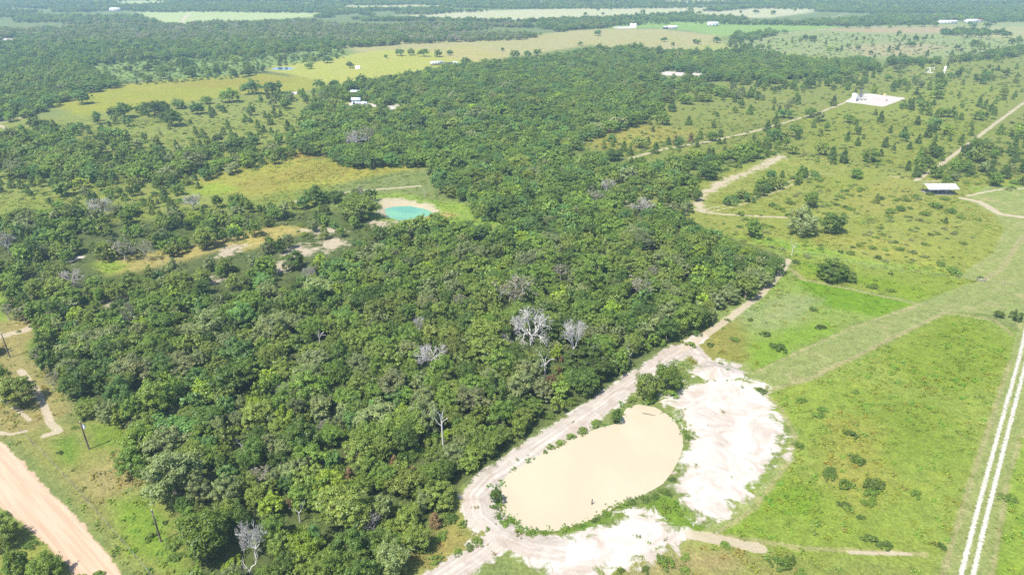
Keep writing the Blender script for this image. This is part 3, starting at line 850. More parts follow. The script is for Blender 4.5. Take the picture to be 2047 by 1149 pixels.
# where woods grow: (class, polygon of crowns in photograph pixels); later ones win
DENS = [
    ('D', [(-900, -60), (2950, -60), (2950, 34), (2047, 39), (1870, 44), (1700, 47), (1560, 46), (1480, 45), (1420, 43), (1310, 42), (1200, 52),
           (1140, 55), (1040, 74), (930, 77), (860, 80), (680, 90), (690, 100), (560, 110), (470, 106), (330, 113), (300, 122), (160, 128), (240, 163), (150, 180), (110, 200), (30, 230), (-900, 260)]),
    ('S2', [(160, 126), (310, 111), (480, 106), (680, 90), (700, 106), (640, 118), (545, 126), (510, 145), (330, 157), (250, 160), (200, 148)]),
    ('O', [(272, 24), (380, 20), (640, 23), (645, 30), (540, 37), (400, 44), (360, 48), (300, 38)]),
    ('O', [(690, 8), (880, 8), (905, 13), (800, 15), (690, 15)]),
    ('O', [(810, 30), (905, 22), (1000, 19), (1120, 15), (1400, 13), (1440, 14), (1390, 21), (1330, 27), (1200, 34), (1040, 39), (960, 38), (860, 35)]),
    ('O', [(1435, 20), (1500, 14), (1640, 16), (1620, 24), (1540, 33), (1440, 32), (1415, 29)]),
    ('O', [(1040, 3), (1240, 2), (1240, 5), (1040, 6)]),
    ('O', [(1330, 0), (1460, -1), (1460, 3), (1330, 4)]),
    ('O', [(230, 2), (330, 0), (330, 7), (240, 9)]),
    ('O', [(20, 12), (110, 16), (100, 22), (20, 20)]),
    ('O', [(0, 30), (40, 32), (50, 36), (0, 36)]),
    ('O', [(230, 19), (255, 19), (255, 24), (230, 24)]),
    ('O', [(0, 75), (40, 75), (40, 80), (0, 82)]),
    ('D', [(1260, 42), (1330, 34), (1420, 18), (1440, 20), (1430, 34), (1530, 36), (1640, 30), (1700, 44), (1540, 44), (1440, 44), (1390, 40), (1320, 44)]),
    # right tree lines
    ('D', [(1460, 70), (1510, 64), (1555, 60), (1550, 66), (1490, 76), (1470, 78)]),
    ('M', [(1450, 78), (1500, 85), (1560, 95), (1540, 106), (1470, 100)]),
    ('D', [(1560, 86), (1640, 84), (1700, 90), (1690, 98), (1600, 96), (1560, 96)]),
    ('B', [(1480, 78), (1660, 60), (2047, 70), (2950, 70), (2950, 100), (2047, 95), (1900, 108), (1700, 112), (1560, 104)]),
    ('D', [(1880, 60), (1960, 58), (2020, 62), (1960, 66), (1890, 66)]),
    ('D', [(1775, 116), (1830, 114), (1880, 116), (1875, 122), (1780, 123)]),
    ('D', [(1895, 114), (1960, 104), (2047, 90), (2400, 70), (2400, 84), (2047, 104), (1960, 116), (1900, 120)]),
    ('B', [(1760, 125), (1900, 118), (2047, 106), (2950, 90), (2950, 200), (2047, 175), (1920, 160), (1800, 170), (1700, 160)]),
    # the big dark wood
    ('D', [(620, 180), (740, 160), (860, 138), (960, 124), (1080, 115), (1180, 96), (1270, 93), (1330, 100), (1460, 100), (1560, 108), (1640, 118),
           (1740, 116), (1760, 128), (1700, 142), (1560, 150), (1420, 155), (1330, 152), (1340, 190), (1290, 235), (1210, 262), (1150, 285),
           (1130, 305), (1200, 325), (1270, 345), (1330, 345), (1290, 385), (1200, 410), (1000, 470), (900, 470), (840, 440), (960, 400), (900, 380), (870, 360), (860, 318),
           (760, 322), (650, 322), (600, 290), (560, 260), (600, 220)]),
    ('M', [(1300, 160), (1420, 157), (1560, 152), (1700, 144), (1760, 135), (1700, 190), (1620, 210), (1500, 230), (1400, 250), (1310, 250), (1290, 230), (1340, 195)]),
    ('S', [(1330, 200), (1500, 185), (1690, 160), (1900, 150), (1900, 165), (1700, 230), (1480, 270), (1300, 300), (1190, 300), (1150, 275), (1290, 240)]),
    ('M2', [(1130, 305), (1240, 300), (1300, 322), (1480, 285), (1640, 240), (1700, 235), (1540, 300), (1420, 340), (1290, 390), (1220, 380)]),
    ('S', [(1560, 295), (1640, 240), (1760, 200), (1915, 160), (2047, 180), (1900, 300), (1840, 345), (1700, 320)]),
    ('M2', [(1860, 340), (1930, 285), (2047, 220), (2950, 200), (2950, 370), (2047, 365), (1960, 355), (1880, 352)]),
    ('O', [(1680, 186), (1740, 180), (1820, 194), (1765, 215), (1720, 210), (1684, 206)]),
    ('O', [(1296, 144), (1340, 141), (1420, 146), (1390, 153), (1320, 152)]),
    # left middle
    ('M', [(-900, 260), (30, 236), (160, 236), (240, 215), (360, 200), (480, 190), (560, 182), (640, 180), (620, 220), (570, 260), (600, 290), (560, 330), (480, 345), (400, 380), (350, 400), (-900, 450)]),
    ('D', [(-900, 290), (0, 265), (110, 262), (200, 290), (190, 325), (90, 335), (-900, 350)]),
    ('M', [(230, 262), (400, 245), (520, 255), (560, 300), (480, 345), (380, 362), (300, 330)]),
    ('S', [(380, 200), (480, 190), (640, 185), (610, 225), (600, 262), (520, 258), (420, 240), (300, 262), (230, 262), (220, 240)]),
    ('S', [(0, 320), (110, 345), (160, 360), (60, 385), (-200, 390)]),
    ('O', [(0, 235), (60, 228), (70, 236), (20, 255), (-100, 260)]),
    ('O', [(690, 206), (760, 203), (808, 205), (790, 218), (700, 214)]),
    ('O', [(380, 368), (430, 336), (520, 322), (600, 300), (640, 296), (690, 322), (860, 318), (852, 336), (760, 350), (700, 372), (640, 395), (560, 400), (500, 392), (420, 384)]),
    # near woods
    ('D', [(-900, 440), (0, 410), (150, 400), (350, 395), (470, 395), (560, 405), (660, 380), (735, 375), (760, 420), (770, 440), (1000, 470), (1270, 400), (1340, 400),
           (1385, 445), (1470, 485), (1560, 515), (1548, 538), (1480, 585), (1400, 638), (1330, 685), (1250, 745), (1180, 790), (1110, 838),
           (1030, 890), (970, 935), (925, 970), (920, 1000), (860, 1050), (800, 1095), (770, 1140), (740, 1300), (310, 1300), (370, 1140), (400, 1095),
           (385, 1045), (320, 985), (280, 945), (245, 900), (300, 830), (190, 815), (150, 790), (80, 725), (65, 690), (70, 630), (20, 590), (-900, 560)]),
    ('D', [(-900, 600), (-60, 640), (-30, 690), (-60, 700), (-900, 760)]),
    ('T', [(-200, 430), (0, 405), (350, 395), (560, 400), (735, 378), (770, 440), (760, 480), (700, 520), (600, 560), (480, 580), (300, 600), (100, 640), (-200, 640)]),
    ('O', [(95, 535), (165, 497), (240, 498), (400, 486), (490, 455), (560, 440), (600, 452), (520, 478), (430, 508), (330, 532), (230, 555), (150, 556)]),
    ('O', [(590, 492), (600, 462), (690, 455), (720, 484), (690, 508), (620, 520)]),
    ('O', [(420, 515), (480, 482), (520, 482), (480, 512)]),
    ('O', [(740, 440), (800, 444), (780, 464), (740, 458)]),
    ('O', [(190, 600), (240, 575), (262, 590), (215, 612)]),
    ('O', [(530, 555), (570, 520), (620, 505), (600, 530), (560, 555)]),
    ('O', [(735, 388), (800, 384), (860, 392), (920, 395), (960, 425), (1030, 428), (1010, 450), (950, 445), (890, 448), (800, 446), (745, 440)]),
    ('O', [(560, 650), (600, 635), (620, 650), (590, 668)]),
    ('O', [(0, 375), (60, 385), (120, 400), (60, 420), (-200, 420)]),
    ('O', [(-100, 560), (10, 565), (22, 640), (-100, 650)]),
    ('M2', [(1275, 400), (1340, 380), (1385, 360), (1400, 385), (1380, 410), (1390, 440), (1350, 420)]),
    ('M2', [(1425, 392), (1500, 362), (1560, 330), (1640, 322), (1650, 342), (1560, 362), (1480, 396)]),
    ('B2', [(1440, 430), (1560, 385), (1640, 345), (1830, 352), (1850, 400), (1960, 440), (1900, 540), (1760, 520), (1600, 490), (1480, 460)]),
]
CLS = {'O': 0, 'D': 1, 'M': 2, 'M2': 3, 'S': 4, 'B': 5, 'T': 6, 'B2': 7, 'S2': 8}


def classify(X, Y, zc):
    px, py, d = to_px(np.c_[X, Y, np.full(len(X), zc)])
    c = np.zeros(len(X), int)
    for k, poly in DENS:
        a = np.array(poly)
        m = np.where((px >= a[:, 0].min()) & (px <= a[:, 0].max()) & (py >= a[:, 1].min()) & (py <= a[:, 1].max()))[0]
        if len(m) == 0: continue
        ins = in_poly(px[m], py[m], poly)
        c[m[ins]] = CLS[k]
    return c, px, py, d


def candidates():
    out = []
    for r0, r1, s in ((70, 430, 3.3), (430, 900, 5.2), (900, 1500, 7.0), (1500, 2750, 9.5)):
        n = int(r1 * 1.7 / s)
        gx, gy = np.meshgrid(np.arange(-n // 2, n // 2) * s, np.arange(0, int(r1 / s) + 1) * s)
        gx = (gx + (gy / s % 2) * s / 2).ravel() + rng.uniform(-.42, .42, gx.size) * s
        gy = gy.ravel() + rng.uniform(-.42, .42, gy.size) * s
        D = np.hypot(gx, gy)
        k = (D >= r0) & (D < r1) & (gy > 30)
        out.append(np.c_[gx, gy][k])
    return np.concatenate(out)


# trees placed one by one: pixel of the foot, crown width in pixels
HAND = []      # filled below; keeps the sown trees away
OAKS, CEDS, BUSH = [], [], []       # x, y, radius, height, tone, flags


def tone(base, r, var=.12):
    b = s2l(base) * .70
    return np.clip(b * (1 + var * r.normal()) * (1 + .025 * r.normal(size=3)), .01, .6)


TON = {'olive': (129, 148, 66), 'green': (120, 148, 60), 'blue-green': (106, 142, 72), 'dark': (96, 122, 52), 'yellow-green': (144, 170, 54),
       'grey-green': (136, 150, 96), 'brown': (128, 108, 74), 'grey': (156, 160, 138)}
TONES_W = {'near': (('olive', 32), ('green', 26), ('grey-green', 14), ('dark', 12), ('yellow-green', 4), ('blue-green', 6)),
           'mid': (('olive', 18), ('green', 40), ('blue-green', 16), ('dark', 16), ('yellow-green', 4), ('grey-green', 6)),
           'grey': (('olive', 14), ('green', 14), ('blue-green', 8), ('dark', 10), ('grey-green', 40), ('grey', 14))}


def picktones(X, Y, px, py, dep, r):
    nz = fnoise(X / 55., Y / 55., 77)
    t = (r.random(len(X)) * .8 + nz * 1.2 - .38) % 1.0
    out = []
    for i in range(len(X)):
        if 40 < py[i] < 112 and px[i] < 1060 and dep[i] > 900: k = 'grey'
        elif py[i] > 470 or px[i] < 640 and py[i] > 300: k = 'near'
        else: k = 'mid'
        ws = TONES_W[k]; tot = sum(b for _, b in ws); acc = 0; c = ws[0][0]
        for a, b in ws:
            acc += b / tot
            if t[i] <= acc: c = a; break
        out.append(c)
    return out


KEEP = []      # (x, y, radius) places that stay open around objects


def keepout(px, py, rad):
    p = W(px, py); KEEP.append((p[0], p[1], rad))


# ------------------------------------------------------------------ hand placed plants
# dead trees: foot pixel, crown width px, height px, variant, label
DEADS = [
    (1062, 690, 85, 58, 'lace', 'bleached dead tree with a wide lacy crown, left of the white vase-shaped one'),
    (1146, 715, 62, 62, 'vase', 'vase-shaped bleached dead tree deep in the wood, bare twigs fanning upward'),
    (1089, 762, 42, 46, 'few', 'short bare dead tree with a few crooked white arms over brown cedar'),
    (886, 888, 46, 72, 'snag', 'tall bare grey snag with crooked arms, straight trunk showing in the wood'),
    (512, 1112, 62, 66, 'lace', 'pale lichen-white dead tree at the near edge, left of the broad oak'),
    (505, 1160, 50, 44, 'few', 'small pale dead tree nearest the viewer, below the lichen-white one'),
    (1030, 615, 72, 48, 'half', 'half-dead tree with grey limbs and thin foliage, farther into the wood'),
    (1278, 602, 50, 40, 'half', 'thin grey half-dead tree near the sandy track side of the wood'),
    (1305, 556, 28, 20, 'half', 'small round grey dead tree at the far right of the wood'),
    (1257, 728, 22, 36, 'few', 'forked white dead trunk at the wood edge beside the sandy track'),
    (838, 670, 26, 34, 'vase', 'small white dead tree with upright forked limbs in mid wood'),
    (862, 735, 62, 42, 'lace', 'wide flat-topped dead tree with tangled pale limbs in mid wood'),
    (600, 1042, 34, 44, 'few', 'pale dead tree leaning beside the yellow-green bush'),
    (735, 1060, 56, 42, 'brush', 'grey-brown leafless thicket of dead twigs near the wood edge'),
    (698, 905, 16, 22, 'few', 'thin white dead stem standing over the broad oaks'),
    (520, 968, 52, 30, 'half', 'low grey dead crown above the yellow-green bush'),
    (1383, 638, 28, 36, 'few', 'white dead tree hooked over the right edge of the wood'),
    (1582, 512, 16, 28, 'few', 'dead tree at the corner where the wire fence meets the wood'),
    (206, 435, 50, 30, 'lace', 'silver dead tree with spreading twigs on the left, above the sandy clearing'),
    (250, 522, 48, 34, 'half', 'silver-grey tree with a bare pale trunk in the sandy clearing'),
    (296, 520, 34, 32, 'half', 'rounded silver-grey tree beside the sandy clearing'),
    (148, 572, 46, 30, 'brush', 'grey leafless dead thicket below the white sandy patch'),
    (18, 505, 36, 34, 'lace', 'pale dead tree far left, level with the sandy clearing'),
    (20, 640, 28, 30, 'half', 'grey dead tree by the lane at the left edge'),
    (265, 665, 26, 50, 'half', 'narrow grey dead tree left of the red-brown clearing'),
    (388, 420, 36, 24, 'lace', 'small silver dead tree left of the dry meadow'),
    (712, 300, 46, 30, 'lace', 'pale dead tree in a silver group above the dry meadow'),
    (738, 290, 34, 28, 'half', 'right-hand silver tree of the group above the dry meadow'),
    (722, 402, 18, 24, 'half', 'grey dead tree beside the pale track by the turquoise pond'),
    (850, 398, 10, 18, 'few', 'thin dead stub behind the turquoise pond'),
    (1215, 392, 32, 26, 'lace', 'silver dead tree where the far wood narrows'),
    (1190, 415, 34, 28, 'half', 'pale dead tree left of the silver one where the far wood narrows'),
    (1285, 430, 52, 26, 'lace', 'low wide silver dead tree at the tip of the wood'),
    (1156, 432, 18, 16, 'half', 'small grey dead crown among the far oaks'),
    (90, 735, 34, 26, 'brush', 'grey dead brush at the left edge of the left wood'),
    (112, 780, 30, 34, 'half', 'grey half-dead tree over the sandy path on the left'),
    (255, 745, 26, 26, 'half', 'pale grey dead tree in the left wood'),
    (485, 905, 20, 30, 'few', 'white dead stem in the wood near the left grass'),
    (655, 870, 40, 30, 'half', 'thin grey half-dead crown above the domed olive oak'),
    (1010, 700, 30, 30, 'brush', 'grey twig tangle left of the lacy bleached dead tree'),
    (920, 620, 34, 26, 'half', 'grey thin-leaved tree between the mid-wood dead trees and the half-dead one'),
    (640, 690, 24, 28, 'few', 'small pale dead tree in the left part of the near wood'),
    (770, 830, 22, 22, 'few', 'little white dead stem in the middle of the near wood'),
    (575, 800, 44, 30, 'half', 'grey half-dead tree with thin leaves in the near left wood'),
    (1120, 560, 40, 26, 'half', 'grey thin-crowned tree far back in the right of the wood'),
    (620, 560, 30, 22, 'lace', 'small silver dead tree by the sandy openings left of the turquoise pond'),
]
DEAD_MESH = {
    'lace': [dead_mesh(500 + i, 6, 7.5, .85, 5, .28, .2, .30, nchild=(2, 4)) for i in range(3)],
    'vase': [dead_mesh(510 + i, 6, 8.5, .6, 5, .30, .30, .34, nchild=(2, 4)) for i in range(2)],
    'few': [dead_mesh(520 + i, 3, 7.0, .85, 3, .26, .15, .45, nchild=(1, 2)) for i in range(4)],
    'snag': [dead_mesh(533, 3, 11.0, .8, 3, .36, .12, .55, nchild=(1, 3))],
    'half': [dead_mesh(540 + i, 5, 7.5, .75, 4, .24, .2, .34, M_deadgrey, nchild=(2, 3)) for i in range(3)],
    'brush': [dead_mesh(550 + i, 5, 5.0, 1.0, 6, .12, .1, .12, M_deadgrey, nchild=(2, 4)) for i in range(2)],
}
_ext = {}
for kk, L in DEAD_MESH.items():
    for me in L:
        a = np.empty(len(me.vertices) * 3, np.float32); me.vertices.foreach_get('co', a); a = a.reshape(-1, 3)
        _ext[me.name] = (np.percentile(np.hypot(a[:, 0], a[:, 1]), 97), a[:, 2].max())
SPARSE = [leafmesh("thin_foliage", [leaves(np.random.default_rng(600 + i), np.random.default_rng(610 + i).normal(size=(26, 3)) * (1.7, 1.7, 1.1) + (0, 0, 5.2), np.full(26, .75), 22, .22)]) for i in range(2)]
LAND = []      # landmarks for the tree labels: (phrase, x, y)
for k, (px, py, wpx, hpx, var, lab) in enumerate(DEADS):
    L = DEAD_MESH[var]; me = L[k % len(L)]
    x, y, z = G(px, py)
    _, _, dep = to_px((x, y, z)); dep = float(dep[0])
    rad = wpx * dep / F / 2; hgt = hpx * dep / F / (cP * .95)
    hgt = max(hgt * 1.15, 3.5)
    ex, eh = _ext[me.name]
    t = thing("dead_tree", lab, "dead tree", (x, y, z), R_.random() * 6.28)
    d = ob("bare_branches", me, t); d.scale = (rad / ex, rad / ex, hgt / eh)
    if var == 'half' or (var == 'lace' and py < 600):
        f = ob("thin_foliage", SPARSE[k % 2], t); f.scale = (rad / 3.4, rad / 3.4, hgt / 7.6)
        f['tone'] = [float(v) for v in s2l((168, 168, 140)) * .42]
    KEEP.append((x, y, rad * .55))
    if hpx > 40:
        # open the view towards the near side so the pale trunk is not swallowed
        dx, dy = -x / math.hypot(x, y), -y / math.hypot(x, y)
        KEEP.append((x + dx * rad * .9, y + dy * rad * .9, rad * .5))

# single oaks and bushes one can point at: foot px, width px, height px, tone, label
SOLO_OAK = [
    (1600, 472, 62, 58, 'grey-green', 'round grey-green oak in the weedy field, left one of a pair'),
    (1662, 466, 58, 48, 'dark', 'dark round oak in the weedy field, right one of a pair'),
    (1506, 474, 50, 42, 'green', 'bushy green oak in the field left of the oak pair'),
    (1619, 414, 38, 36, 'green', 'upright green oak in the weedy field behind the oak pair'),
    (1660, 560, 70, 44, 'green', 'dense green oak thicket beside the wire fence'),
    (1700, 562, 34, 22, 'green', 'low green tree leaning on the right of the fence thicket'),
    (1995, 634, 22, 16, 'dark', 'small ragged tree at the mown crossing, left of the dark round one'),
    (2030, 640, 26, 22, 'dark', 'small dark round tree at the right end of the mown crossing'),
    (1290, 797, 56, 66, 'olive', 'bushy olive tree behind the muddy pond, left of its taller neighbour'),
    (1335, 778, 58, 70, 'green', 'taller green tree behind the muddy pond beside the white sand'),
    (1232, 842, 30, 32, 'dark', 'small dark tree on the far bank of the muddy pond'),
    (992, 1002, 26, 38, 'dark', 'small dark tree on the left bank of the muddy pond'),
    (42, 808, 84, 66, 'olive', 'broad olive oak standing alone by the sandy path at the left'),
    (4, 770, 46, 60, 'green', 'green oak cut by the left edge above the lone broad oak'),
    (178, 832, 56, 34, 'olive', 'low rounded oak at the grass corner near the first roadside pole'),
    (418, 1105, 130, 120, 'green', 'big dark-leaved oak at the near edge of the wood beside the second pole'),
    (350, 985, 128, 104, 'grey-green', 'large grey-green oak with bare twigs, over the left roadside grass'),
    (545, 1030, 64, 58, 'yellow-green', 'bright yellow-green round tree in the near wood'),
    (690, 1045, 130, 96, 'olive', 'broad olive oak with a domed crown in the near wood'),
    (770, 1105, 76, 60, 'green', 'fresh green tree at the near wood edge above the grass slope'),
    (412, 495, 60, 52, 'olive', 'single olive oak on the sandy clearing at the left'),
    (720, 438, 80, 56, 'olive', 'dark-footed olive oak standing left of the turquoise pond'),
    (40, 1149, 60, 70, 'green', 'green roadside tree in the bottom left corner'),
    (95, 1155, 70, 60, 'green', 'green tree overhanging the peach dirt road at the bottom'),
    (10, 1090, 70, 70, 'olive', 'olive bush beside the dirt road at the left edge'),
    (165, 1185, 60, 50, 'yellow-green', 'pale yellow-green tree at the bottom edge by the dirt road'),
    (1712, 356, 36, 22, 'green', 'squat green oak behind the weedy field near the track'),
    (1870, 315, 34, 28, 'dark', 'dark round oak beside the pale boundary track'),
    (1850, 335, 30, 24, 'dark', 'dark oak at the lower end of the pale boundary track'),
]
hand_oaks = []
for px, py, wpx, hpx, tn, lab in SOLO_OAK:
    x, y, z = G(px, py)
    dep = float(to_px((x, y, z))[2][0])
    rad = wpx * dep / F / 2
    hgt = max(rad * .9, hpx * dep / F / cP * .82)
    hand_oaks.append((x, y, rad, hgt, tn, lab))
    KEEP.append((x, y, rad * .9))
# lone trees in the far pastures: foot px, width px
LONE = [(618, 138, 16), (700, 137, 18), (655, 126, 20), (640, 118, 16), (800, 112, 20), (822, 111, 20), (848, 113, 23), (876, 114, 20), (900, 111, 14),
        (772, 117, 10), (930, 131, 22), (968, 131, 13), (1005, 103, 9), (1030, 117, 22), (1056, 115, 18), (1075, 112, 22), (1160, 92, 12), (1195, 72, 17), (1328, 84, 13),
        (1345, 92, 8), (1390, 88, 12), (1396, 89, 14), (1432, 86, 18), (1475, 70, 14), (1567, 68, 13), (1512, 80, 12), (1610, 80, 14), (1694, 57, 14), (1716, 56, 10), (1733, 57, 18),
        (1757, 54, 10), (1778, 56, 10), (1790, 53, 8), (1818, 55, 14), (1842, 54, 18), (1868, 54, 18), (1910, 72, 14), (1938, 52, 12), (1947, 56, 12), (1984, 50, 14), (1972, 56, 16),
        (1962, 76, 20), (2013, 76, 18), (2022, 88, 15), (1830, 83, 15), (1672, 104, 12), (1740, 110, 12), (1170, 32, 10), (1205, 31, 8), (1285, 29, 14), (1195, 22, 9), (1220, 21, 10), (1380, 25, 16),
        (1480, 27, 8), (1510, 28, 12), (1545, 30, 12), (1588, 23, 10), (1335, 45, 8), (1370, 46, 8), (1310, 48, 14), (612, 27, 8), (555, 26, 8), (460, 205, 42), (505, 188, 40), (545, 188, 46),
        (640, 178, 28), (668, 178, 26), (722, 172, 30), (165, 208, 44), (250, 236, 46), (310, 232, 46), (395, 228, 34), (440, 222, 16), (345, 252, 50), (1900, 157, 16), (1805, 168, 14), (1655, 172, 24), (1695, 168, 20)]
for px, py, wpx in LONE:
    x, y, _ = W(px, py); dep = float(to_px((x, y, 0))[2][0]); KEEP.append((x, y, wpx * dep / F / 2))
# brown dead cedars
BROWN = [(695, 918, 16, 24), (790, 935, 20, 22), (826, 958, 26, 24), (1095, 782, 20, 34), (1122, 748, 16, 40), (1105, 770, 18, 16), (700, 960, 22, 18), (870, 1050, 26, 24), (585, 1010, 20, 24), (1350, 290, 12, 18), (1380, 285, 12, 18)]
for px, py, wpx, hpx in BROWN:
    x, y, _ = W(px, py); dep = float(to_px((x, y, 0))[2][0]); KEEP.append((x, y, wpx * dep / F / 2 * .8))
for a in ((1706, 203, 6), (1183, 1004, 2), (872, 131, 14), (908, 131, 12), (713, 212, 13), (718, 188, 10), (1878, 384, 14), (1260, 55, 30), (1335, 58, 30), (1424, 53, 25), (1887, 148, 8), (1857, 146, 12),
          (1945, 46, 40), (1890, 48, 30), (715, 138, 8), (178, 900, 3), (322, 1085, 3), (20, 716, 3), (232, 24, 30)):
    keepout(*a)

# ------------------------------------------------------------------ sow the woods
cand = candidates()
cls, cpx, cpy, cdep = classify(cand[:, 0], cand[:, 1], 4.5)
vis = (cpx > -330) & (cpx < 2380) & (cpy < 1330)
order = rng.permutation(np.where((cls > 0) & vis)[0])
order = order[np.argsort((cdep[order] > 430).astype(int), kind='stable')]
cell = {}
CS = 8.0


def hashk(x, y): return (int(x // CS), int(y // CS))


def free(x, y, rad, f=.60):
    kx, ky = hashk(x, y)
    for i in range(kx - 2, kx + 3):
        for j in range(ky - 2, ky + 3):
            for (ox, oy, orad) in cell.get((i, j), ()):
                if (ox - x) ** 2 + (oy - y) ** 2 < ((orad + rad) * f) ** 2: return False
    return True


def occupy(x, y, rad): cell.setdefault(hashk(x, y), []).append((x, y, rad))


wet = np.zeros(len(cand), bool)
for poly in (POND, TPOND, BPOND, ROAD):
    P = WP(poly); wet |= in_poly(cand[:, 0], cand[:, 1], P) | (seg_dist(cand[:, 0], cand[:, 1], P, True) < 2.5)
for pts, hw in SLINES:
    P = WP(pts); wet |= seg_dist(cand[:, 0], cand[:, 1], P, False) < hw + 1.5
for p in PADS + SAND[:4] + TRKPOLY[:3]:
    wet |= in_poly(cand[:, 0], cand[:, 1], WP(p))
# class: oak, cedar, shrub chances
CH = {1: (.92, .05, .06), 2: (.22, .27, .2), 3: (.22, .26, .42), 6: (.36, .12, .22), 4: (.04, .09, .38), 7: (0, .004, .24), 8: (.12, .06, .5), 5: (.016, .02, .30)}
farN = fnoise(cand[:, 0] / 260., cand[:, 1] / 90., 91)
clumpN = fnoise(cand[:, 0] / 38., cand[:, 1] / 38., 21)
tnames = picktones(cand[:, 0], cand[:, 1], cpx, cpy, cdep, rng)
keepd = np.full(len(cand), 1e9)
for kx_, ky_, kr_ in KEEP:
    keepd = np.minimum(keepd, np.hypot(cand[:, 0] - kx_, cand[:, 1] - ky_) - kr_)
RADS = rng.choice([2.2, 2.9, 3.6, 4.4, 5.4, 6.3], p=[.20, .27, .24, .17, .08, .04], size=len(cand))
for ps in (0, 1):
    for i in order:
        if wet[i]: continue
        x, y = cand[i]; c = cls[i]; dep = cdep[i]
        u = rng.random()
        po, pc, pb = CH[c]
        clump = clumpN[i]
        if c in (2, 3, 4, 6, 8):
            q = np.clip((clump - .3) * 3.2, .15, 1.9); po *= q; pc *= np.clip(q, .4, 1.5)
        elif c == 1 and clump < .27 and u < .25: continue
        if c == 1 and dep > 1000 and farN[i] > .57: continue
        sc_ = 1.0 if dep < 330 else 1.22
        if ps == 0 and u < po:
            rad = RADS[i] * rng.uniform(.85, 1.15) * sc_
            if c != 1: rad *= .85
            if keepd[i] < rad * .6: continue
            if not free(x, y, rad, .48): continue
            occupy(x, y, rad)
            OAKS.append((x, y, rad, rng.uniform(.45, 1.15) * min(rad, 5.2) + 3.4 , tnames[i], dep))
        elif ps == 1 and c == 1 and po > u:
            if dep > 700: continue
            rad = rng.uniform(1.3, 2.3)
            if keepd[i] < rad * .6 or not free(x, y, rad, .55): continue
            occupy(x, y, rad)
            BUSH.append((x, y, rad, rad * rng.uniform(.9, 1.5), tnames[i], dep))
        elif ps == 1 and po <= u:
            if u < po + pc:
                rad = rng.uniform(1.1, 2.3) * sc_
                if keepd[i] < rad * .6: continue
                if not free(x, y, rad, .75): continue
                occupy(x, y, rad)
                CEDS.append((x, y, rad, rad * rng.uniform(2.0, 3.1), 'dark' if rng.random() < .6 else ('green' if rng.random() < .7 else 'olive'), dep))
            elif u < po + pc + pb and dep < 1500:
                rad = rng.uniform(.6, 1.7) if c in (4, 7) else rng.uniform(.8, 2.4)
                if keepd[i] < rad * .6: continue
                if not free(x, y, rad, .6): continue
                BUSH.append((x, y, rad, rad * rng.uniform(.5, 1.0), ('green', 'olive', 'grey-green', 'dark', 'grey-green')[rng.integers(5)] if c in (4, 5, 7) else tnames[i], dep))
print("sown", len(OAKS), len(CEDS), len(BUSH))

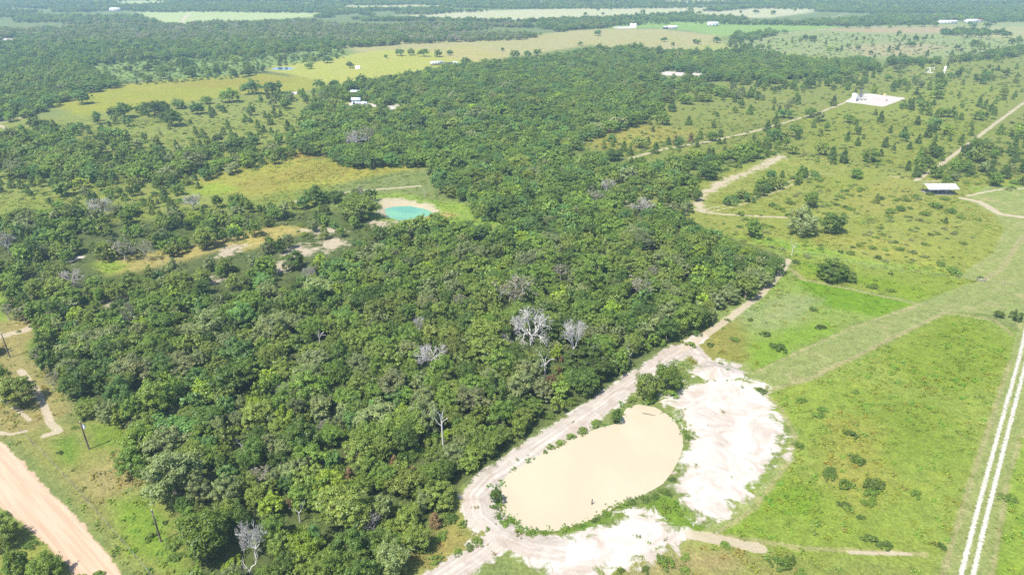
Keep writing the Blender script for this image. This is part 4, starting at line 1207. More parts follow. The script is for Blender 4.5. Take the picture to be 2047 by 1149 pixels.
# bushes of the right-hand fields: foot px, width px
FB = [(1700, 870, 26), (1640, 832, 20), (1660, 946, 30), (1690, 972, 34), (1745, 975, 46), (1740, 990, 36), (1712, 922, 34), (1690, 1012, 26), (1695, 1020, 24), (1770, 1092, 30), (1740, 1080, 34),
      (1596, 892, 22), (1600, 802, 22), (1645, 820, 22), (1632, 832, 22), (1710, 785, 18), (1520, 780, 16), (1735, 1008, 26), (1655, 955, 28), (1720, 1035, 18), (1830, 990, 26), (2015, 998, 34), (1880, 1092, 22),
      (1580, 1120, 26), (1560, 1130, 44), (1600, 1149, 28), (1345, 1105, 0), (1450, 1090, 22), (1370, 1115, 20), (1330, 1128, 40), (1370, 1142, 22), (1290, 1140, 22), (955, 1085, 26), (940, 1095, 20), (925, 1050, 22), (915, 1105, 22),
      (975, 1062, 12), (900, 1040, 34), (880, 1075, 30), (870, 1120, 30), (848, 1095, 40), (1376, 876, 20), (1368, 862, 14), (1240, 1142, 18), (1470, 680, 20), (1530, 670, 22), (1560, 700, 30), (1545, 692, 20), (1640, 655, 20), (1420, 690, 18),
      (1390, 668, 26), (1380, 690, 22), (1440, 730, 12), (1625, 620, 16), (1860, 470, 14), (1770, 500, 14), (1790, 485, 14), (1850, 490, 16), (1800, 500, 18), (1820, 460, 12), (1745, 498, 16), (1880, 530, 22), (1910, 548, 28), (1900, 540, 22),
      (1830, 395, 20), (1858, 390, 16), (1890, 400, 18), (1870, 415, 26), (1800, 420, 24), (1780, 425, 26), (1810, 402, 20), (1850, 430, 20), (1900, 425, 24), (1920, 435, 20), (1955, 440, 16), (1740, 440, 16), (1700, 420, 18), (1760, 398, 18),
      (1680, 395, 18), (1720, 380, 16), (1580, 408, 20), (1560, 420, 22), (1545, 412, 20), (1660, 430, 18), (1480, 430, 20), (1490, 440, 16), (1540, 455, 16), (1640, 500, 14), (1700, 508, 16), (1780, 548, 12), (1750, 560, 12), (1745, 575, 22), (1780, 582, 18),
      (1590, 525, 18), (1680, 505, 14), (1610, 485, 12), (1960, 555, 10), (1480, 560, 14), (1455, 640, 12), (1525, 785, 18), (1500, 640, 14), (470, 1110, 0), (300, 1075, 26), (345, 1090, 40), (352, 1115, 30), (330, 1045, 14), (365, 1010, 26), (290, 985, 18),
      (225, 905, 14), (240, 935, 22), (265, 920, 40), (300, 860, 22), (120, 905, 14), (150, 855, 16), (20, 1060, 34), (60, 1090, 30), (5, 1035, 30), (195, 1149, 24), (1040, 944, 20), (1028, 950, 14), (1100, 893, 18), (1120, 884, 22), (1140, 872, 20),
      (1165, 862, 24), (1190, 848, 22), (1090, 902, 12), (995, 1035, 14), (1010, 1050, 18), (1060, 1068, 22), (1040, 1062, 16), (1085, 1066, 16), (1130, 1060, 20), (1160, 1052, 20), (1190, 1040, 18), (1215, 1027, 20), (1250, 1010, 26), (1262, 1004, 24), (1290, 1000, 22),
      (1310, 996, 20), (1325, 985, 20), (1345, 960, 18), (1355, 940, 12), (1330, 1020, 22), (1360, 1030, 14), (1335, 990, 18), (1300, 800, 34), (1265, 800, 20), (1340, 792, 30), (1252, 838, 14), (988, 1015, 16)]
FB = [b for b in FB if b[2] > 0]
fb = []
for px, py, wpx in FB:
    x, y, z = G(px, py); dep = float(to_px((x, y, z))[2][0]); rad = max(.45, wpx * dep / F / 2)
    fb.append((x, y, rad, rad * R_.uniform(.7, 1.0), 'dark' if R_.random() < .4 else 'green', dep))

# ------------------------------------------------------------------ landmarks and labels
def LM(phrase, px, py):
    p = W(px, py); LAND.append((phrase, p[0], p[1]))


LM("the tall bare grey snag", 886, 888); LM("the lacy bleached dead tree", 1062, 690); LM("the vase-shaped bleached dead tree", 1146, 715)
LM("the short crooked dead tree", 1089, 762); LM("the lichen-white dead tree", 512, 1112); LM("the grey-limbed half-dead tree", 1030, 615)
LM("the transformer pole", 178, 897); LM("the second roadside pole", 322, 1082); LM("the broad lone oak", 42, 808); LM("the turquoise pond", 815, 425)
LM("the muddy pond", 1180, 940); LM("the white sand mound", 1436, 745); LM("the yellow-green round tree", 545, 1030); LM("the silver clearing tree", 250, 522)
LM("the flat-topped dead tree", 862, 735); LM("the fence corner dead tree", 1582, 512); LM("the white forked dead trunk", 1257, 728); LM("the grey twig thicket", 735, 1060)
LM("the wood's silver tip tree", 1285, 430); LM("the white sandy patch", 148, 517); LM("the open-sided pavilion", 1878, 384); LM("the small forked dead tree", 838, 670)
LM("the small grey round tree", 1305, 556); LM("the narrow grey dead tree", 265, 665); LM("the domed olive oak", 690, 1045); LM("the oak pair", 1630, 468)
LM("the dry meadow", 620, 350); LM("the fence thicket", 1660, 560); LM("the white well tank", 1706, 203); LM("the green-verge lane pole", 20, 716); LM("the single clearing oak", 412, 495)
LM("the left-edge pale dead tree", 18, 505); LM("the large twiggy oak", 350, 985)
ORD = ['first', 'second', 'third', 'fourth', 'fifth', 'sixth', 'seventh', 'eighth', 'ninth', 'tenth', 'eleventh', 'twelfth', 'thirteenth', 'fourteenth', 'fifteenth', 'sixteenth', 'seventeenth', 'eighteenth', 'nineteenth', 'twentieth']
ORD += ['twenty-' + o for o in ORD[:9]] + ['thirtieth'] + ['thirty-' + o for o in ORD[:9]] + ['fortieth'] + ['forty-' + o for o in ORD[:9]]


def label_all(items, noun, lands=None):
    """items: (x, y, tone, size) -> labels naming the landmark, the side of it and the count from it"""
    lands = lands or LAND
    Lm = np.array([(a[1], a[2]) for a in lands]); P = np.array([(i[0], i[1]) for i in items])
    d = np.hypot(P[:, None, 0] - Lm[None, :, 0], P[:, None, 1] - Lm[None, :, 1])
    ang = np.arctan2(Lm[:, 0], Lm[:, 1])
    dx, dy = P[:, None, 0] - Lm[None, :, 0], P[:, None, 1] - Lm[None, :, 1]
    sx = dx * np.cos(ang) - dy * np.sin(ang); fy = dx * np.sin(ang) + dy * np.cos(ang)
    side = np.where(np.abs(sx) > np.abs(fy), np.where(sx > 0, 1, 0), np.where(fy > 0, 2, 3))
    words = ["left of", "right of", "behind", "in front of"]
    rank = np.zeros_like(side)
    for j in range(len(lands)):
        for s in range(4):
            k = np.where(side[:, j] == s)[0]
            rank[k[np.argsort(d[k, j])], j] = np.arange(len(k))
    out = []
    for i, it in enumerate(items):
        j = int(np.argmin(rank[i] * 1000 + d[i] / 10)) if rank[i].min() > 6 else int(np.argmin(d[i] + (rank[i] > 40) * 1e6))
        out.append(f"{it[3]} {it[2]} {noun}, {ORD[min(rank[i, j], len(ORD) - 1)]} {noun} {words[side[i, j]]} {lands[j][0]}")
    return out


def sizeword(r, a, b): return "small" if r < a else ("large" if r > b else "middling")


def tonev(tn): return [float(v) for v in tone(TON[tn], rng)]


def put_tree(name, lab, cat, group, protos, x, y, rad, hgt, tn, ur, uh, k):
    e = thing(name, lab, cat, (x, y, ZAT(x, y)), R_.random() * 6.28, group)
    cm, tm = protos[k % len(protos)]
    c = ob("crown", cm, e); t = ob("trunk", tm, e)
    s = (rad / ur, rad / ur, hgt / uh)
    c.scale = s; t.scale = s
    c['tone'] = tonev(tn)
    return e


def project_size(L):
    P = np.array([(t[0], t[1], t[3] * .6) for t in L]); px, py, d = to_px(P)
    s = np.array([t[2] for t in L]) / d
    return np.where((px > 0) & (px < 2047) & (py > 0) & (py < 1149), s, -1), d


# oaks: the largest in view one by one
s, d = project_size(OAKS)
o = np.argsort(-s)
N_OAK = 300 - len(hand_oaks)
ind = [OAKS[i] for i in o[:N_OAK]]; rest_oak = [OAKS[i] for i in o[N_OAK:]]
labs = label_all([(t[0], t[1], t[4], sizeword(t[2], 3.6, 5.2)) for t in ind], "oak")
for k, (t, lab) in enumerate(zip(ind, labs)):
    put_tree("oak_tree", lab, "oak", "oaks crowding the near woodland", NEAR_OAK, t[0], t[1], t[2], t[3], t[4], 5, 8, k)
for k, (x, y, rad, hgt, tn, lab) in enumerate(hand_oaks):
    put_tree("oak_tree", lab, "oak", "oaks crowding the near woodland" if False else None, NEAR_OAK, x, y, rad, hgt, tn, 5, 8, k + 3)
# cedars
s, d = project_size(CEDS)
o = np.argsort(-s)
N_CED = 220
ind = [CEDS[i] for i in o[:N_CED]]; rest_ced = [CEDS[i] for i in o[N_CED:]]
labs = label_all([(t[0], t[1], t[4], sizeword(t[2], 1.5, 2.1)) for t in ind], "cedar")
for k, (t, lab) in enumerate(zip(ind, labs)):
    put_tree("cedar_tree", lab, "cedar", "cedars standing among the oaks", NEAR_CED, t[0], t[1], t[2], t[3], t[4], 2, 6, k)
bl = label_all([(*W(b[0], b[1])[:2], "rust-brown", "withered") for b in BROWN], "cedar skeleton")
for k, ((px, py, wpx, hpx), lab) in enumerate(zip(BROWN, bl)):
    x, y, _ = W(px, py); dep = float(to_px((x, y, 0))[2][0]); rad = wpx * dep / F / 2
    put_tree("withered_cedar", lab, "dead cedar", "withered brown cedars", NEAR_CED, x, y, rad * 1.1, max(3.5, hpx * dep / F / cP), 'brown', 2, 6, k)
# lone far trees
FL = [("the white mobile home", 872, 130), ("the blue pond", 565, 137), ("the white barn", 1424, 52), ("the well pad", 1740, 200), ("the white farm buildings", 1940, 47),
      ("the yellow meadow", 400, 180), ("the twin white tanks", 1265, 55), ("the pale far road", 1500, 77), ("the white pumpjack", 1857, 145), ("the pale-roofed house", 713, 211), ("the far dirt lane", 368, 40), ("the far right tree line", 1950, 112)]
FLL = [(a, *W(b, c)[:2]) for a, b, c in FL]
lo = []
for px, py, wpx in LONE:
    x, y, _ = W(px, py); dep = float(to_px((x, y, 0))[2][0]); lo.append((x, y, max(3.0, wpx * dep / F / 2), dep))
labs = label_all([(t[0], t[1], "lone", "wide dark" if t[2] > 8 else "small dark") for t in lo], "pasture tree", FLL)
for k, (t, lab) in enumerate(zip(lo, labs)):
    put_tree("pasture_tree", lab, "tree", "lone trees in the far pastures", NEAR_OAK if t[3] < 750 else FAR_OAK, t[0], t[1], t[2], min(11, t[2] * 1.25 + 1), R_.choice(['dark', 'green', 'dark', 'blue-green']), 5, 8, k)
# shrubs
s, d = project_size(BUSH)
o = np.argsort(-s)
N_BUSH = 300 - len(fb)
ind = fb + [BUSH[i] for i in o[:N_BUSH]]; rest_bush = [BUSH[i] for i in o[N_BUSH:]]
labs = label_all([(t[0], t[1], t[4], sizeword(t[2], 1.1, 2.0)) for t in ind], "shrub")
for k, (t, lab) in enumerate(zip(ind, labs)):
    b = ob("shrub", NEAR_BUSH[k % len(NEAR_BUSH)]); b.location = (t[0], t[1], ZAT(t[0], t[1]) - .05)
    b.rotation_euler = (0, 0, R_.random() * 6.28); b.scale = (t[2] / 2, t[2] / 2, t[3] / 1.7)
    b['tone'] = tonev(t[4])
    tag(b, lab, "shrub", "shrubs in the fields and clearings")


# ------------------------------------------------------------------ everything past those counts, one mass per kind
def scatter(name, items, protos, ur, uh):
    """protos: list of lists of objects whose meshes are used"""
    n = len(items)
    V = np.array([(t[0], t[1], ZAT(t[0], t[1])) for t in items], np.float32)
    me = bpy.data.meshes.new(name)
    me.vertices.add(n); me.vertices.foreach_set('co', V.ravel())
    def at(nm, typ, data, key):
        a = me.attributes.new(nm, typ, 'POINT'); a.data.foreach_set(key, np.asarray(data, np.float32 if typ != 'INT' else np.int32).ravel())
    at('pick', 'INT', rng.integers(0, len(protos), n), 'value')
    at('rot', 'FLOAT_VECTOR', np.c_[np.zeros(n), np.zeros(n), rng.random(n) * 6.28], 'vector')
    at('size', 'FLOAT_VECTOR', [(t[2] / ur, t[2] / ur, t[3] / uh) for t in items], 'vector')
    at('tone', 'FLOAT_VECTOR', [tonev(t[4]) if isinstance(t[4], str) else t[4] for t in items], 'vector')
    o = ob(name, me)
    ng = bpy.data.node_groups.new(name + "_scatter", 'GeometryNodeTree')
    ng.interface.new_socket("Geometry", in_out='INPUT', socket_type='NodeSocketGeometry')
    ng.interface.new_socket("Geometry", in_out='OUTPUT', socket_type='NodeSocketGeometry')
    N, L = ng.nodes, ng.links
    gi, go = N.new('NodeGroupInput'), N.new('NodeGroupOutput')
    join = N.new('GeometryNodeJoinGeometry')
    for grp in protos:
        j = N.new('GeometryNodeJoinGeometry')
        for src in grp:
            oi = N.new('GeometryNodeObjectInfo'); oi.transform_space = 'ORIGINAL'
            oi.inputs['Object'].default_value = src; oi.inputs['As Instance'].default_value = False
            L.new(oi.outputs['Geometry'], j.inputs[0])
        g2 = N.new('GeometryNodeGeometryToInstance'); L.new(j.outputs[0], g2.inputs[0]); L.new(g2.outputs[0], join.inputs[0])
    iop = N.new('GeometryNodeInstanceOnPoints')
    L.new(gi.outputs[0], iop.inputs['Points']); L.new(join.outputs[0], iop.inputs['Instance'])
    iop.inputs['Pick Instance'].default_value = True
    def na(nm, typ):
        a = N.new('GeometryNodeInputNamedAttribute'); a.data_type = typ; a.inputs['Name'].default_value = nm
        return a.outputs['Attribute']
    L.new(na('pick', 'INT'), iop.inputs['Instance Index'])
    e2r = N.new('FunctionNodeEulerToRotation'); L.new(na('rot', 'FLOAT_VECTOR'), e2r.inputs[0]); L.new(e2r.outputs[0], iop.inputs['Rotation'])
    L.new(na('size', 'FLOAT_VECTOR'), iop.inputs['Scale'])
    L.new(iop.outputs[0], go.inputs[0])
    md = o.modifiers.new("scatter", 'NODES'); md.node_group = ng
    return tag(o, kind='stuff')


# far trees seen one by one lend their meshes to the masses behind them
def carriers(meshes_sets, used):
    """objects in the scene that already carry these meshes"""
    out = []
    for st in meshes_sets:
        grp = []
        for me in st:
            for o in used:
                if o.data is me: grp.append(o); break
        if len(grp) == len(st): out.append(grp)
    return out


allo = [o for o in sc.objects if o.type == 'MESH']
near_p = carriers(NEAR_OAK, allo); far_p = carriers(FAR_OAK, allo)
nearced_p = carriers(NEAR_CED, allo); nearbush_p = carriers([(b,) for b in NEAR_BUSH], allo)
print("carriers", len(near_p), len(far_p), len(nearced_p), len(nearbush_p))
# near and far leaf sizes are one object each kind: the far list is told apart by its pick range
PICK = near_p + far_p


def scatter2(name, items, near_sets, far_sets, ur, uh, label, cat, dsplit=520):
    sets = near_sets + far_sets
    o = scatter(name, items, sets, ur, uh)
    n = len(items); nn, nf = len(near_sets), len(far_sets)
    # joined instances come out in link order; an id check is not needed inside one range
    dd = np.array([t[5] for t in items])
    pk = np.where((dd < dsplit) | (nf == 0), rng.integers(0, nn, n), nn + rng.integers(0, max(1, nf), n)).astype(np.int32)
    o.data.attributes['pick'].data.foreach_set('value', pk)
    tag(o, label, cat)
    return o


scatter2("woodland_oaks", rest_oak, near_p, far_p, 5, 8, "mass of smaller and farther oaks making up the woods out to the horizon", "woodland")
scatter2("woodland_cedars", rest_ced, nearced_p, [], 2, 6, "scatter of small dark cedars over the farther grassland and woods", "cedars")
scatter2("field_scrub", rest_bush, nearbush_p, [], 2, 1.7, "low scrub dotting the farther grassland", "scrub")
# tall grass and weeds of the nearer fields
def grass_proto(seed):
    r = np.random.default_rng(seed)
    C = np.c_[r.normal(size=(9, 2)) * .42, r.uniform(.05, .28, 9)]
    return leafmesh("grass_clump", [leaves(r, C, r.uniform(.16, .3, 9), 9, .11, .9, .6, .9)])


gx = rng.uniform(-330, 330, 120000); gy = rng.uniform(75, 480, 120000)
gpx, gpy, gd = to_px(np.c_[gx, gy, np.zeros(len(gx))])
gcol, gbare = GRASSCOL(gx, gy)
gcl, _, _, _ = classify(gx, gy, 0.0)
den = fnoise(gx / 7, gy / 7, 41) * .6 + fnoise(gx / 25, gy / 25, 43) * .6
ok = (gpx > -60) & (gpx < 2110) & (gpy < 1190) & ((gbare < .42) | ((gbare < 1.05) & (rng.random(len(gx)) < .05))) & (gcl != 1) & (rng.random(len(gx)) < np.clip((den - .46) * 2.2, .03, .7))
for poly in (POND, TPOND): ok &= ~in_poly(gx, gy, WP(poly))
Pp = WP(POND); _dp = seg_dist(gx, gy, Pp, True)
# the pond's own margin: drop a share of the points onto it
k = rng.integers(0, len(Pp), 240); f = rng.random((240, 1)); e = Pp[k] * (1 - f) + Pp[(k + 1) % len(Pp)] * f
keep = (e[:, 1] < W(0, 985)[1]) | (rng.random(240) < .12) | (rng.random(240) < .06)
e = (e + rng.normal(size=e.shape) * .9)[keep]
gx[:len(e)], gy[:len(e)] = e[:, 0], e[:, 1]; ok[:len(e)] = True
gcol[:len(e)] = s2l((112, 150, 52)) * .36; gbare[:len(e)] = .1; gd[:len(e)] = 160
gi_ = np.where(ok)[0]
print("grass", len(gi_))
gl = ob("tall_grass", grass_proto(700)); gl.location = (float(gx[gi_[0]]), float(gy[gi_[0]]), 0.0)
gsets = []
GR = []
for i in gi_[1:]:
    sz = rng.uniform(.6, 1.4) if gbare[i] < .42 else rng.uniform(.35, .9)
    GR.append((gx[i], gy[i], sz, sz * rng.uniform(.6, 1.3), np.clip(gcol[i] * (rng.uniform(.75, 1.25), rng.uniform(.8, 1.2), rng.uniform(.6, 1.0)) * 1.75, .01, .6), gd[i]))
gl['tone'] = [float(v) for v in gcol[gi_[0]]]
tag(gl, "knee-high grass clump in the roadside meadow", "grass clump", kind='stuff')
o = scatter2("meadow_grass", GR, [[gl]], [], 1, 1, "knee-high weeds and grass clumps in the nearer fields", "grass")

# ------------------------------------------------------------------ built things
def gable(mb, L, Wd, eave, ridge, over=.5, thick=.12):
    """gable roof along x, closed underneath"""
    hx, hy = L / 2 + over, Wd / 2 + over
    V = []
    for x in (-hx, hx):
        V += [(x, -hy, eave), (x, 0, ridge), (x, hy, eave), (x, -hy, eave - thick), (x, 0, ridge - thick), (x, hy, eave - thick)]
    mb.add(V, [(0, 6, 7, 1), (1, 7, 8, 2), (3, 4, 10, 9), (4, 5, 11, 10), (0, 1, 4, 3), (1, 2, 5, 4), (6, 9, 10, 7), (7, 10, 11, 8), (0, 3, 9, 6), (2, 8, 11, 5)])
    return mb


# open pavilion
c0, c1 = W(1842, 381), W(1856, 389.5); c2 = W(1911, 391)
L_ = float(c2[0] - c1[0]); Wd = float(c0[1] - c1[1])
pv = thing("open_pavilion", "open-sided pavilion with a white sheet-metal roof on steel posts", "pavilion", (float((c1[0] + c2[0]) / 2), float((c0[1] + c1[1]) / 2), 0))
pv.location.z = ZAT(pv.location.x, pv.location.y)
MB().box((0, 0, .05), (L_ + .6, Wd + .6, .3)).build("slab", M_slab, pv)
gable(MB(), L_, Wd, 3.0, 4.5, 1.1).build("roof", M_roof, pv)
for ix in range(4):
    for iy in (-1, 1):
        MB().box((-L_ / 2 + .3 + ix * (L_ - .6) / 3, iy * (Wd / 2 - .3), 1.6), (.2, .2, 2.8)).build("post", M_steel, pv)
t = thing("picnic_table", "dark long table in the shade under the pavilion roof", "table", (pv.location.x - 1, pv.location.y, pv.location.z + .2))
MB().box((0, 0, .74), (5, .9, .06)).build("table_top", M_steel, t)
m = MB()
for x in (-2.2, 0, 2.2): m.box((x, 0, .36), (.1, .8, .7))
m.build("trestle", M_dark, t)
for s_ in (-1, 1): MB().box((0, s_ * .85, .42), (5, .3, .05)).build("bench", M_steel, t)
t = thing("barbecue_smoker", "pale barrel smoker on legs at the right of the pavilion", "smoker", (pv.location.x + L_ * .28, pv.location.y - Wd * .2, pv.location.z + .2))
MB().tube([(-.9, 0, .9), (.9, 0, .9)], [.4, .4], 10).build("barrel", M_steel, t, True)
m = MB()
for x in (-.7, .7):
    for y in (-.25, .25): m.box((x, y, .3), (.06, .06, .6))
m.build("legs_frame", M_dark, t)
MB().tube([(.7, 0, 1.25), (.7, 0, 2.1)], [.08, .08], 6).build("chimney", M_dark, t)


# storage tanks
def tank(x, y, r, h, label, mat=None, group=None):
    t = thing("storage_tank", label, "tank", (x, y, ZAT(x, y)), 0.4, group)
    MB().tube([(0, 0, 0), (0, 0, h)], [r, r], 20).build("shell", mat or M_white, t, False)
    MB().tube([(0, 0, h), (0, 0, h + .35)], [r * 1.02, r * .12], 20, False).build("roof", mat or M_white, t)
    m = MB()
    for s_ in (-.22, .22): m.tube([(s_, -r - .12, 0), (s_, -r - .12, h)], [.03, .03], 4)
    for k in range(int(h / .5)): m.box((0, -r - .12, .4 + k * .5), (.44, .04, .04))
    m.build("ladder", M_steel, t)
    return t


def vessel(x, y, r, h, label):
    t = thing("treater_vessel", label, "vessel", (x, y, ZAT(x, y)))
    MB().tube([(0, 0, .5), (0, 0, h), (0, 0, h + r * .6)], [r, r, r * .2], 12).build("shell", M_dark, t)
    MB().box((0, 0, .25), (r * 2.6, r * 2.6, .5)).build("skid", M_steel, t)
    MB().tube([(r * .6, 0, h + .2), (r * .6, 0, h + 1.6)], [.12, .12], 6).build("stack", M_dark, t)
    return t


def pumpjack(x, y, rz, s, mat, label):
    t = thing("pump_jack", label, "pumpjack", (x, y, ZAT(x, y)), rz)
    MB().box((0, 0, .2 * s), (6 * s, 1.2 * s, .4 * s)).build("base", M_conc, t)
    m = MB()
    for yy in (-.7, .7):
        for xx in (-.9, .9): m.tube([(xx * s, yy * s, .4 * s), (0, yy * .15 * s, 4 * s)], [.12 * s, .1 * s], 4)
    m.build("samson_post", mat, t)
    MB().tube([(-2.9 * s, 0, 3.6 * s), (2.6 * s, 0, 4.5 * s)], [.22 * s, .2 * s], 4).build("walking_beam", mat, t)
    m = MB()
    pts = [(2.6 + .55 * math.cos(a), 4.4 + 1.0 * math.sin(a)) for a in np.linspace(-1.2, 1.2, 7)]
    for i in range(6):
        m.box(((pts[i][0] + pts[i + 1][0]) / 2 * s, 0, (pts[i][1] + pts[i + 1][1]) / 2 * s), (.35 * s, .4 * s, .42 * s))
    m.build("horse_head", mat, t)
    m = MB()
    for yy in (-.6, .6): m.box((-2.5 * s, yy * s, 1.6 * s), (.5 * s, .12 * s, 2.4 * s))
    m.build("crank_counterweight", M_dark, t)
    MB().box((-2.6 * s, 0, .9 * s), (1.2 * s, .9 * s, 1.0 * s)).build("gearbox", M_steel, t)
    MB().tube([(3.1 * s, 0, 0), (3.1 * s, 0, 3.6 * s)], [.05 * s, .05 * s], 4).build("polished_rod", M_steel, t)
    return t


p = G(1706, 203); tank(p[0], p[1], 1.75, 6.0, "tall white storage tank on the left of the white well pad")
p = G(1711, 201.5); tank(p[0], p[1], 1.2, 4.2, "shorter grey tank beside the tall white tank on the well pad", M_steel)
p = G(1718.5, 195.5); vessel(p[0], p[1], .75, 6.2, "dark upright treater vessel on the white well pad")
p = G(1726, 194.5); pumpjack(p[0], p[1], .5, .9, M_steel, "grey pumpjack behind the dark vessel on the well pad")
m = thing("pipe_manifold", "low grey pipework and skid beside the tanks on the well pad", "pipework", G(1716, 200))
a = MB()
for k in range(4): a.tube([(-5, -1.5 + k, .5), (6, -1.2 + k, .5)], [.12, .12], 5)
a.build("pipes", M_steel, m)
a = MB()
for xx in (-4, -1, 2, 5): a.box((xx, 0, .2), (.3, 4.4, .4))
a.build("pipe_supports", M_dark, m)
m = thing("wellhead", "small dark wellhead in the middle of the white well pad", "wellhead", G(1772, 202.5))
MB().tube([(0, 0, 0), (0, 0, 1.6)], [.25, .18], 8).build("casing", M_dark, m)
MB().box((0, 0, 1.0), (1.5, .3, .3)).build("valve_arms", M_rust, m)
p = G(1857, 146); pumpjack(p[0], p[1], -.6, 1.15, M_white, "white pumpjack behind grey brush on the far right grassland")
p = G(1887, 147); t = tank(p[0], p[1], .9, 6.4, "slim white upright tank beside the far pumpjack track")
p = G(1262, 56); tank(p[0], p[1], 2.4, 6.5, "left one of twin white tanks on the far pale pad")
p = G(1269, 56); tank(p[0], p[1], 2.4, 6.5, "right one of twin white tanks on the far pale pad")
p = G(715.5, 138); tank(p[0], p[1], 2.4, 2.6, "squat white water tank in the yellow-green pasture beside a lone tree")
p = G(1768, 192); tank(p[0], p[1], 1.0, 1.6, "little pale tank at the back edge of the well pad", M_hay)


# houses, barns, trailers
def house(name, label, cat, px, py, L, Wd, eave, ridge, rz, wall, roof, windows=3, group=None):
    t = thing(name, label, cat, G(px, py), rz, group)
    m = MB().box((0, 0, eave / 2), (L, Wd, eave))
    # gable ends
    for x in (-L / 2 + .05, L / 2 - .05):
        m.add([(x - .04, -Wd / 2, eave), (x - .04, Wd / 2, eave), (x - .04, 0, ridge - .1), (x - .04, 0, ridge - .1)], [(0, 1, 2, 3)])
    m.build("walls", wall, t)
    gable(MB(), L, Wd, eave + .06, ridge, .4, .1).build("roof", roof, t)
    for k in range(windows):
        x = -L / 2 + L * (k + .5) / windows
        MB().box((x, -Wd / 2 - .02, eave * .55), (min(1.6, L / windows * .5), .05, eave * .4)).build("window" if k != windows // 2 else "door", M_glass, t)
    return t


def trailer(name, label, px, py, L, Wd, H, rz):
    t = thing(name, label, "trailer", G(px, py), rz)
    m = MB().box((0, 0, .7 + H / 2), (L, Wd, H)); m.build("body", M_white, t)
    MB().box((0, 0, .74 + H), (L + .1, Wd + .1, .1)).build("roof", M_roof, t)
    for k in range(4):
        MB().box((-L / 2 + L * (k + .6) / 4.4, -Wd / 2 - .02, .7 + H * .6), (1.3, .05, H * .38)).build("window", M_glass, t)
    MB().box((L * .1, -Wd / 2 - .02, .7 + H * .42), (.8, .06, H * .75)).build("door", M_steel, t)
    for x in (-L * .15, L * .0):
        for yy in (-1, 1):
            MB().tube([(x, yy * (Wd / 2 - .25) - .12, .38), (x, yy * (Wd / 2 - .25) + .12, .38)], [.38, .38], 12).build("wheel", M_rubber, t)
    MB().box((-L / 2 - .6, 0, .6), (1.3, .12, .12)).build("hitch", M_dark, t)
    return t


trailer("mobile_home", "long white mobile home with dark windows in the pasture beyond the wood", 873, 130.5, 13, 3.6, 2.9, .5)
trailer("camper_trailer", "small white camper behind trees right of the mobile home", 911, 130.5, 7, 2.6, 2.6, -.9)
house("farm_shed", "low dark-roofed shed between the mobile home and the camper", "shed", 896, 131.5, 9, 5, 2.4, 3.4, .1, M_steel, M_dark, 2)
house("small_house", "white house with a pale roof in the bare clearing inside the wood", "house", 713, 212, 6, 6, 5.0, 6.2, .1, M_white, M_bluesteel, 2)
trailer("camper_trailer", "pale camper trailer parked right of the pale-roofed house", 724, 213, 8, 2.6, 2.5, -.1)
house("small_shed", "small shed with a pale turquoise roof among trees behind the clearing", "shed", 712, 189, 8, 5, 2.6, 3.6, .05, M_steel, M_bluesteel, 1)
house("utility_shed", "dark utility box in the bushes in front of the bare clearing", "shed", 726, 231, 1.8, 1.6, 2.2, 2.6, .2, M_dark, M_roof, 1)
house("white_barn", "long white barn on the bright green far pasture", "barn", 1424, 52.5, 17, 10, 4.5, 6.5, .05, M_white, M_roof, 3)
house("white_barn", "white open barn right of the far pale pad, next to a dark shed", "barn", 1344, 58, 14, 8, 3.6, 5.0, 0, M_white, M_roof, 3)
house("farm_shed", "dark shed with white trim left of the white open barn", "shed", 1331, 58, 8, 6, 3.0, 4.0, 0, M_dark, M_bluesteel, 2)
house("farm_building", "long low white farm building at the right horizon wood, behind a dark tree", "barn", 1893, 47.5, 30, 10, 4, 5.5, 0, M_white, M_roof, 5)
house("farm_house", "white farmhouse with a rust-coloured end at the right horizon wood", "house", 1940, 46, 20, 10, 4, 6, .1, M_white, M_roof, 4)
house("farm_house", "small white house at the right end of the horizon farm row", "house", 1955, 45, 10, 8, 3.5, 5, 0, M_white, M_rust, 2)
house("farm_building", "small pale blue-roofed building left of the horizon farm row", "shed", 1848, 47, 12, 7, 3, 4, 0, M_white, M_bluesteel, 2)
house("far_barn", "tiny white barn in the hazy far left woods", "barn", 231, 23, 20, 12, 5, 7, .1, M_white, M_roof, 3)
house("far_barn", "tiny white barn near the top right horizon", "barn", 1819, 3, 26, 14, 6, 9, .1, M_white, M_roof, 3)
house("far_barn", "tiny pale buildings at the top edge right of the centre", "barn", 1010, 4, 26, 12, 5, 7, .1, M_white, M_roof, 3)


def car(px, py, rz, mat, label):
    t = thing("parked_car", label, "car", G(px, py), rz)
    m = MB().box((0, 0, .62), (4.4, 1.8, .6))
    m.add([(-1.5, -.8, .92), (1.1, -.8, .92), (1.1, .8, .92), (-1.5, .8, .92), (-1.2, -.68, 1.45), (.5, -.68, 1.45), (.5, .68, 1.45), (-1.2, .68, 1.45)],
          [(4, 5, 6, 7), (0, 1, 5, 4), (1, 2, 6, 5), (2, 3, 7, 6), (3, 0, 4, 7)])
    m.build("body", mat, t)
    for s_ in (-1, 1): MB().box((-.35, s_ * .77, 1.18), (1.5, .06, .32)).build("side_window", M_glass, t)
    for x in (-1.35, 1.35):
        for y in (-.85, .85): MB().tube([(x, y - .1, .33), (x, y + .1, .33)], [.33, .33], 12).build("wheel", M_rubber, t)


car(2, 239.5, .2, M_white, "white car parked in tree shade at the left edge by the pale lane")
car(8, 238, .3, M_bluesteel, "pale silver car parked next to the white one at the left edge")


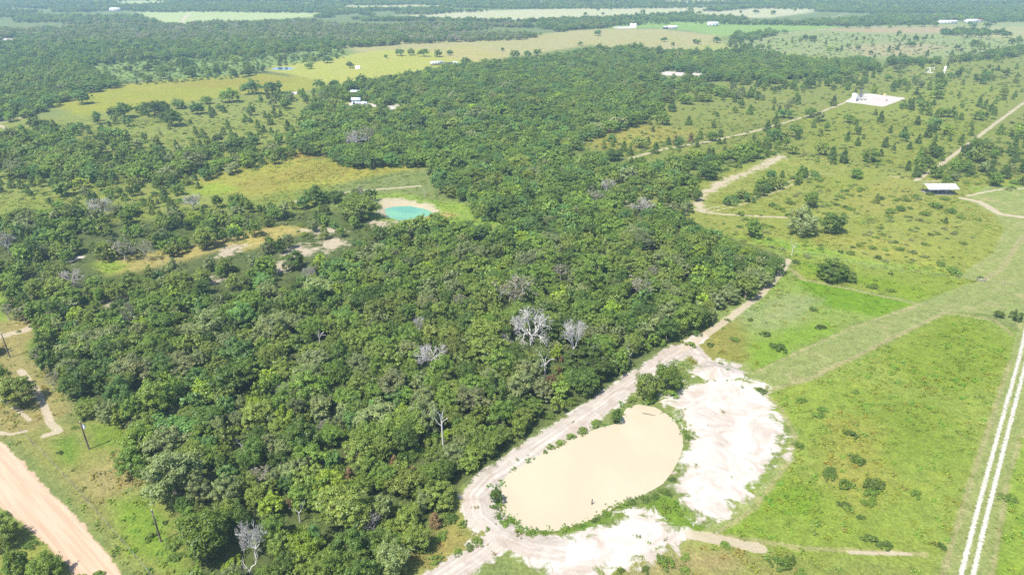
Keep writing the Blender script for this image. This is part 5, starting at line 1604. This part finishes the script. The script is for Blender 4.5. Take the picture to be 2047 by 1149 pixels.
# utility poles
def pole(px, py, h, label, tf=False):
    t = thing("utility_pole", label, "utility pole", G(px, py), .8)
    MB().tube([(0, 0, -.5), (0, 0, h * .5), (0, 0, h)], [.19, .165, .13], 8).build("shaft", M_pole, t, True)
    MB().tube([(0, 0, h), (0, 0, h + .22)], [.05, .06], 6).build("top_insulator", M_white, t)
    if tf:
        tr_ = MB().tube([(.42, 0, h - 1.9), (.42, 0, h - 1.0)], [.27, .27], 10).build("transformer", M_steel, t)
        MB().tube([(.42, 0, h - 1.0), (.42, 0, h - .7)], [.06, .05], 6).build("bushing", M_white, tr_)
        MB().box((.1, 0, h - 1.3), (.3, .1, .2)).build("bracket", M_dark, t)
    else:
        MB().box((0, -.18, h - 1.1), (.12, .1, .5)).build("neutral_bracket", M_steel, t)
    return t


pole(178, 897, 7.6, "timber utility pole with a grey transformer on the left roadside grass", True)
pole(322, 1082, 7.9, "plain timber utility pole on the roadside grass near the big dark oak")
pole(20, 714, 7.8, "timber utility pole by the sandy lane at the left edge")
pole(481, 192, 9, "thin far utility pole in the yellow meadow")
pole(275, 520, 4.0, "short bare post between the two silver trees in the sandy clearing")
pole(1341, 66, 10, "thin far pole in the tan pasture near the white tanks")


# fences
def fence(label, pts, step=4.0, h=1.25):
    P = [np.array(G(*p)) for p in pts]
    t = thing("wire_fence", label, "fence", tuple(P[0]))
    o0 = P[0]; posts = []; wires = MB()
    for a, b in zip(P[:-1], P[1:]):
        n = max(1, int(np.linalg.norm(b - a) / step))
        for k in range(n): posts.append(a + (b - a) * k / n)
    posts.append(P[-1]); posts = posts[:99]
    pm = MB().tube([(0, 0, -.3), (0, 0, h)], [.07, .06], 6).mesh("post", M_pole)
    for q in posts: ob("post", pm, t, tuple(q - o0))
    for a, b in zip(posts[:-1], posts[1:]):
        for z in (.35, .65, .95, 1.18): wires.tube([a - o0 + (0, 0, z), b - o0 + (0, 0, z)], [.006, .006], 4, False)
    wires.build("wires", M_steel, t)
    return t


fence("wire fence on dark posts running from the wood corner to the metal gate", [(1586, 505), (1640, 515), (1720, 529), (1800, 542), (1880, 553), (1952, 561)], 4.5)
fence("wire fence on dark posts running right from the metal gate across mown grass", [(1969, 563), (2047, 573), (2140, 585)], 4.5)
fence("wire fence between the peach dirt road and the roadside grass", [(40, 862), (90, 910), (150, 975), (220, 1055), (300, 1149), (340, 1200)], 5.0)
a, b = np.array(G(1953, 561)), np.array(G(1968, 563))
t = thing("field_gate", "grey tubular metal gate closing the mown crossing in the wire fence", "gate", tuple(a), math.atan2(b[1] - a[1], b[0] - a[0]))
Lg = float(np.hypot(*(b - a)[:2]))
m = MB()
for z in (.25, .5, .75, 1.0, 1.25): m.tube([(.1, 0, z), (Lg - .1, 0, z)], [.04, .04], 6)
for x in (.1, Lg / 2, Lg - .1): m.tube([(x, 0, .25), (x, 0, 1.25)], [.04, .04], 6)
m.build("gate_leaf", M_steel, t)
for x in (0, Lg): MB().tube([(x, 0, -.3), (x, 0, 1.6)], [.12, .12], 8).build("gate_post", M_pole, t)

# in the pond
t = thing("mooring_post", "short dark post standing in the muddy water near its lower bank", "post", (*W(1183, 1005)[:2], -1.2), 0)
MB().tube([(0, 0, 0), (.05, 0, 2.2)], [.13, .11], 7).build("shaft", M_pole, t)
MB().tube([(.05, 0, 2.2), (.05, 0, 2.28)], [.14, .06], 7).build("cap", M_dark, t)
x, y, _ = W(1298, 826)
o = MB().tube([(-1.6, .5, .05), (-.4, .1, .12), (1.5, -.5, .02)], [.12, .14, .08], 6).build("driftwood_log", M_bark, None, True, (x, y, -.35))
tag(o, "dark driftwood log floating at the far end of the muddy pond", "log")

# ------------------------------------------------------------------ the air between
hm, n, l, out = newmat("haze_air")
pvn = n.new("ShaderNodeVolumePrincipled")
pvn.inputs['Color'].default_value = (.52, .80, 1.0, 1)
pvn.inputs['Density'].default_value = .000195
pvn.inputs['Anisotropy'].default_value = .1
l.new(pvn.outputs[0], out.inputs['Volume'])
hz = MB().box((0, 0, 54), (9900, 9900, 122)).build("haze", hm)
tag(hz, kind='stuff')
hz['label'] = "pale blue summer haze lying over the far woods and fields"
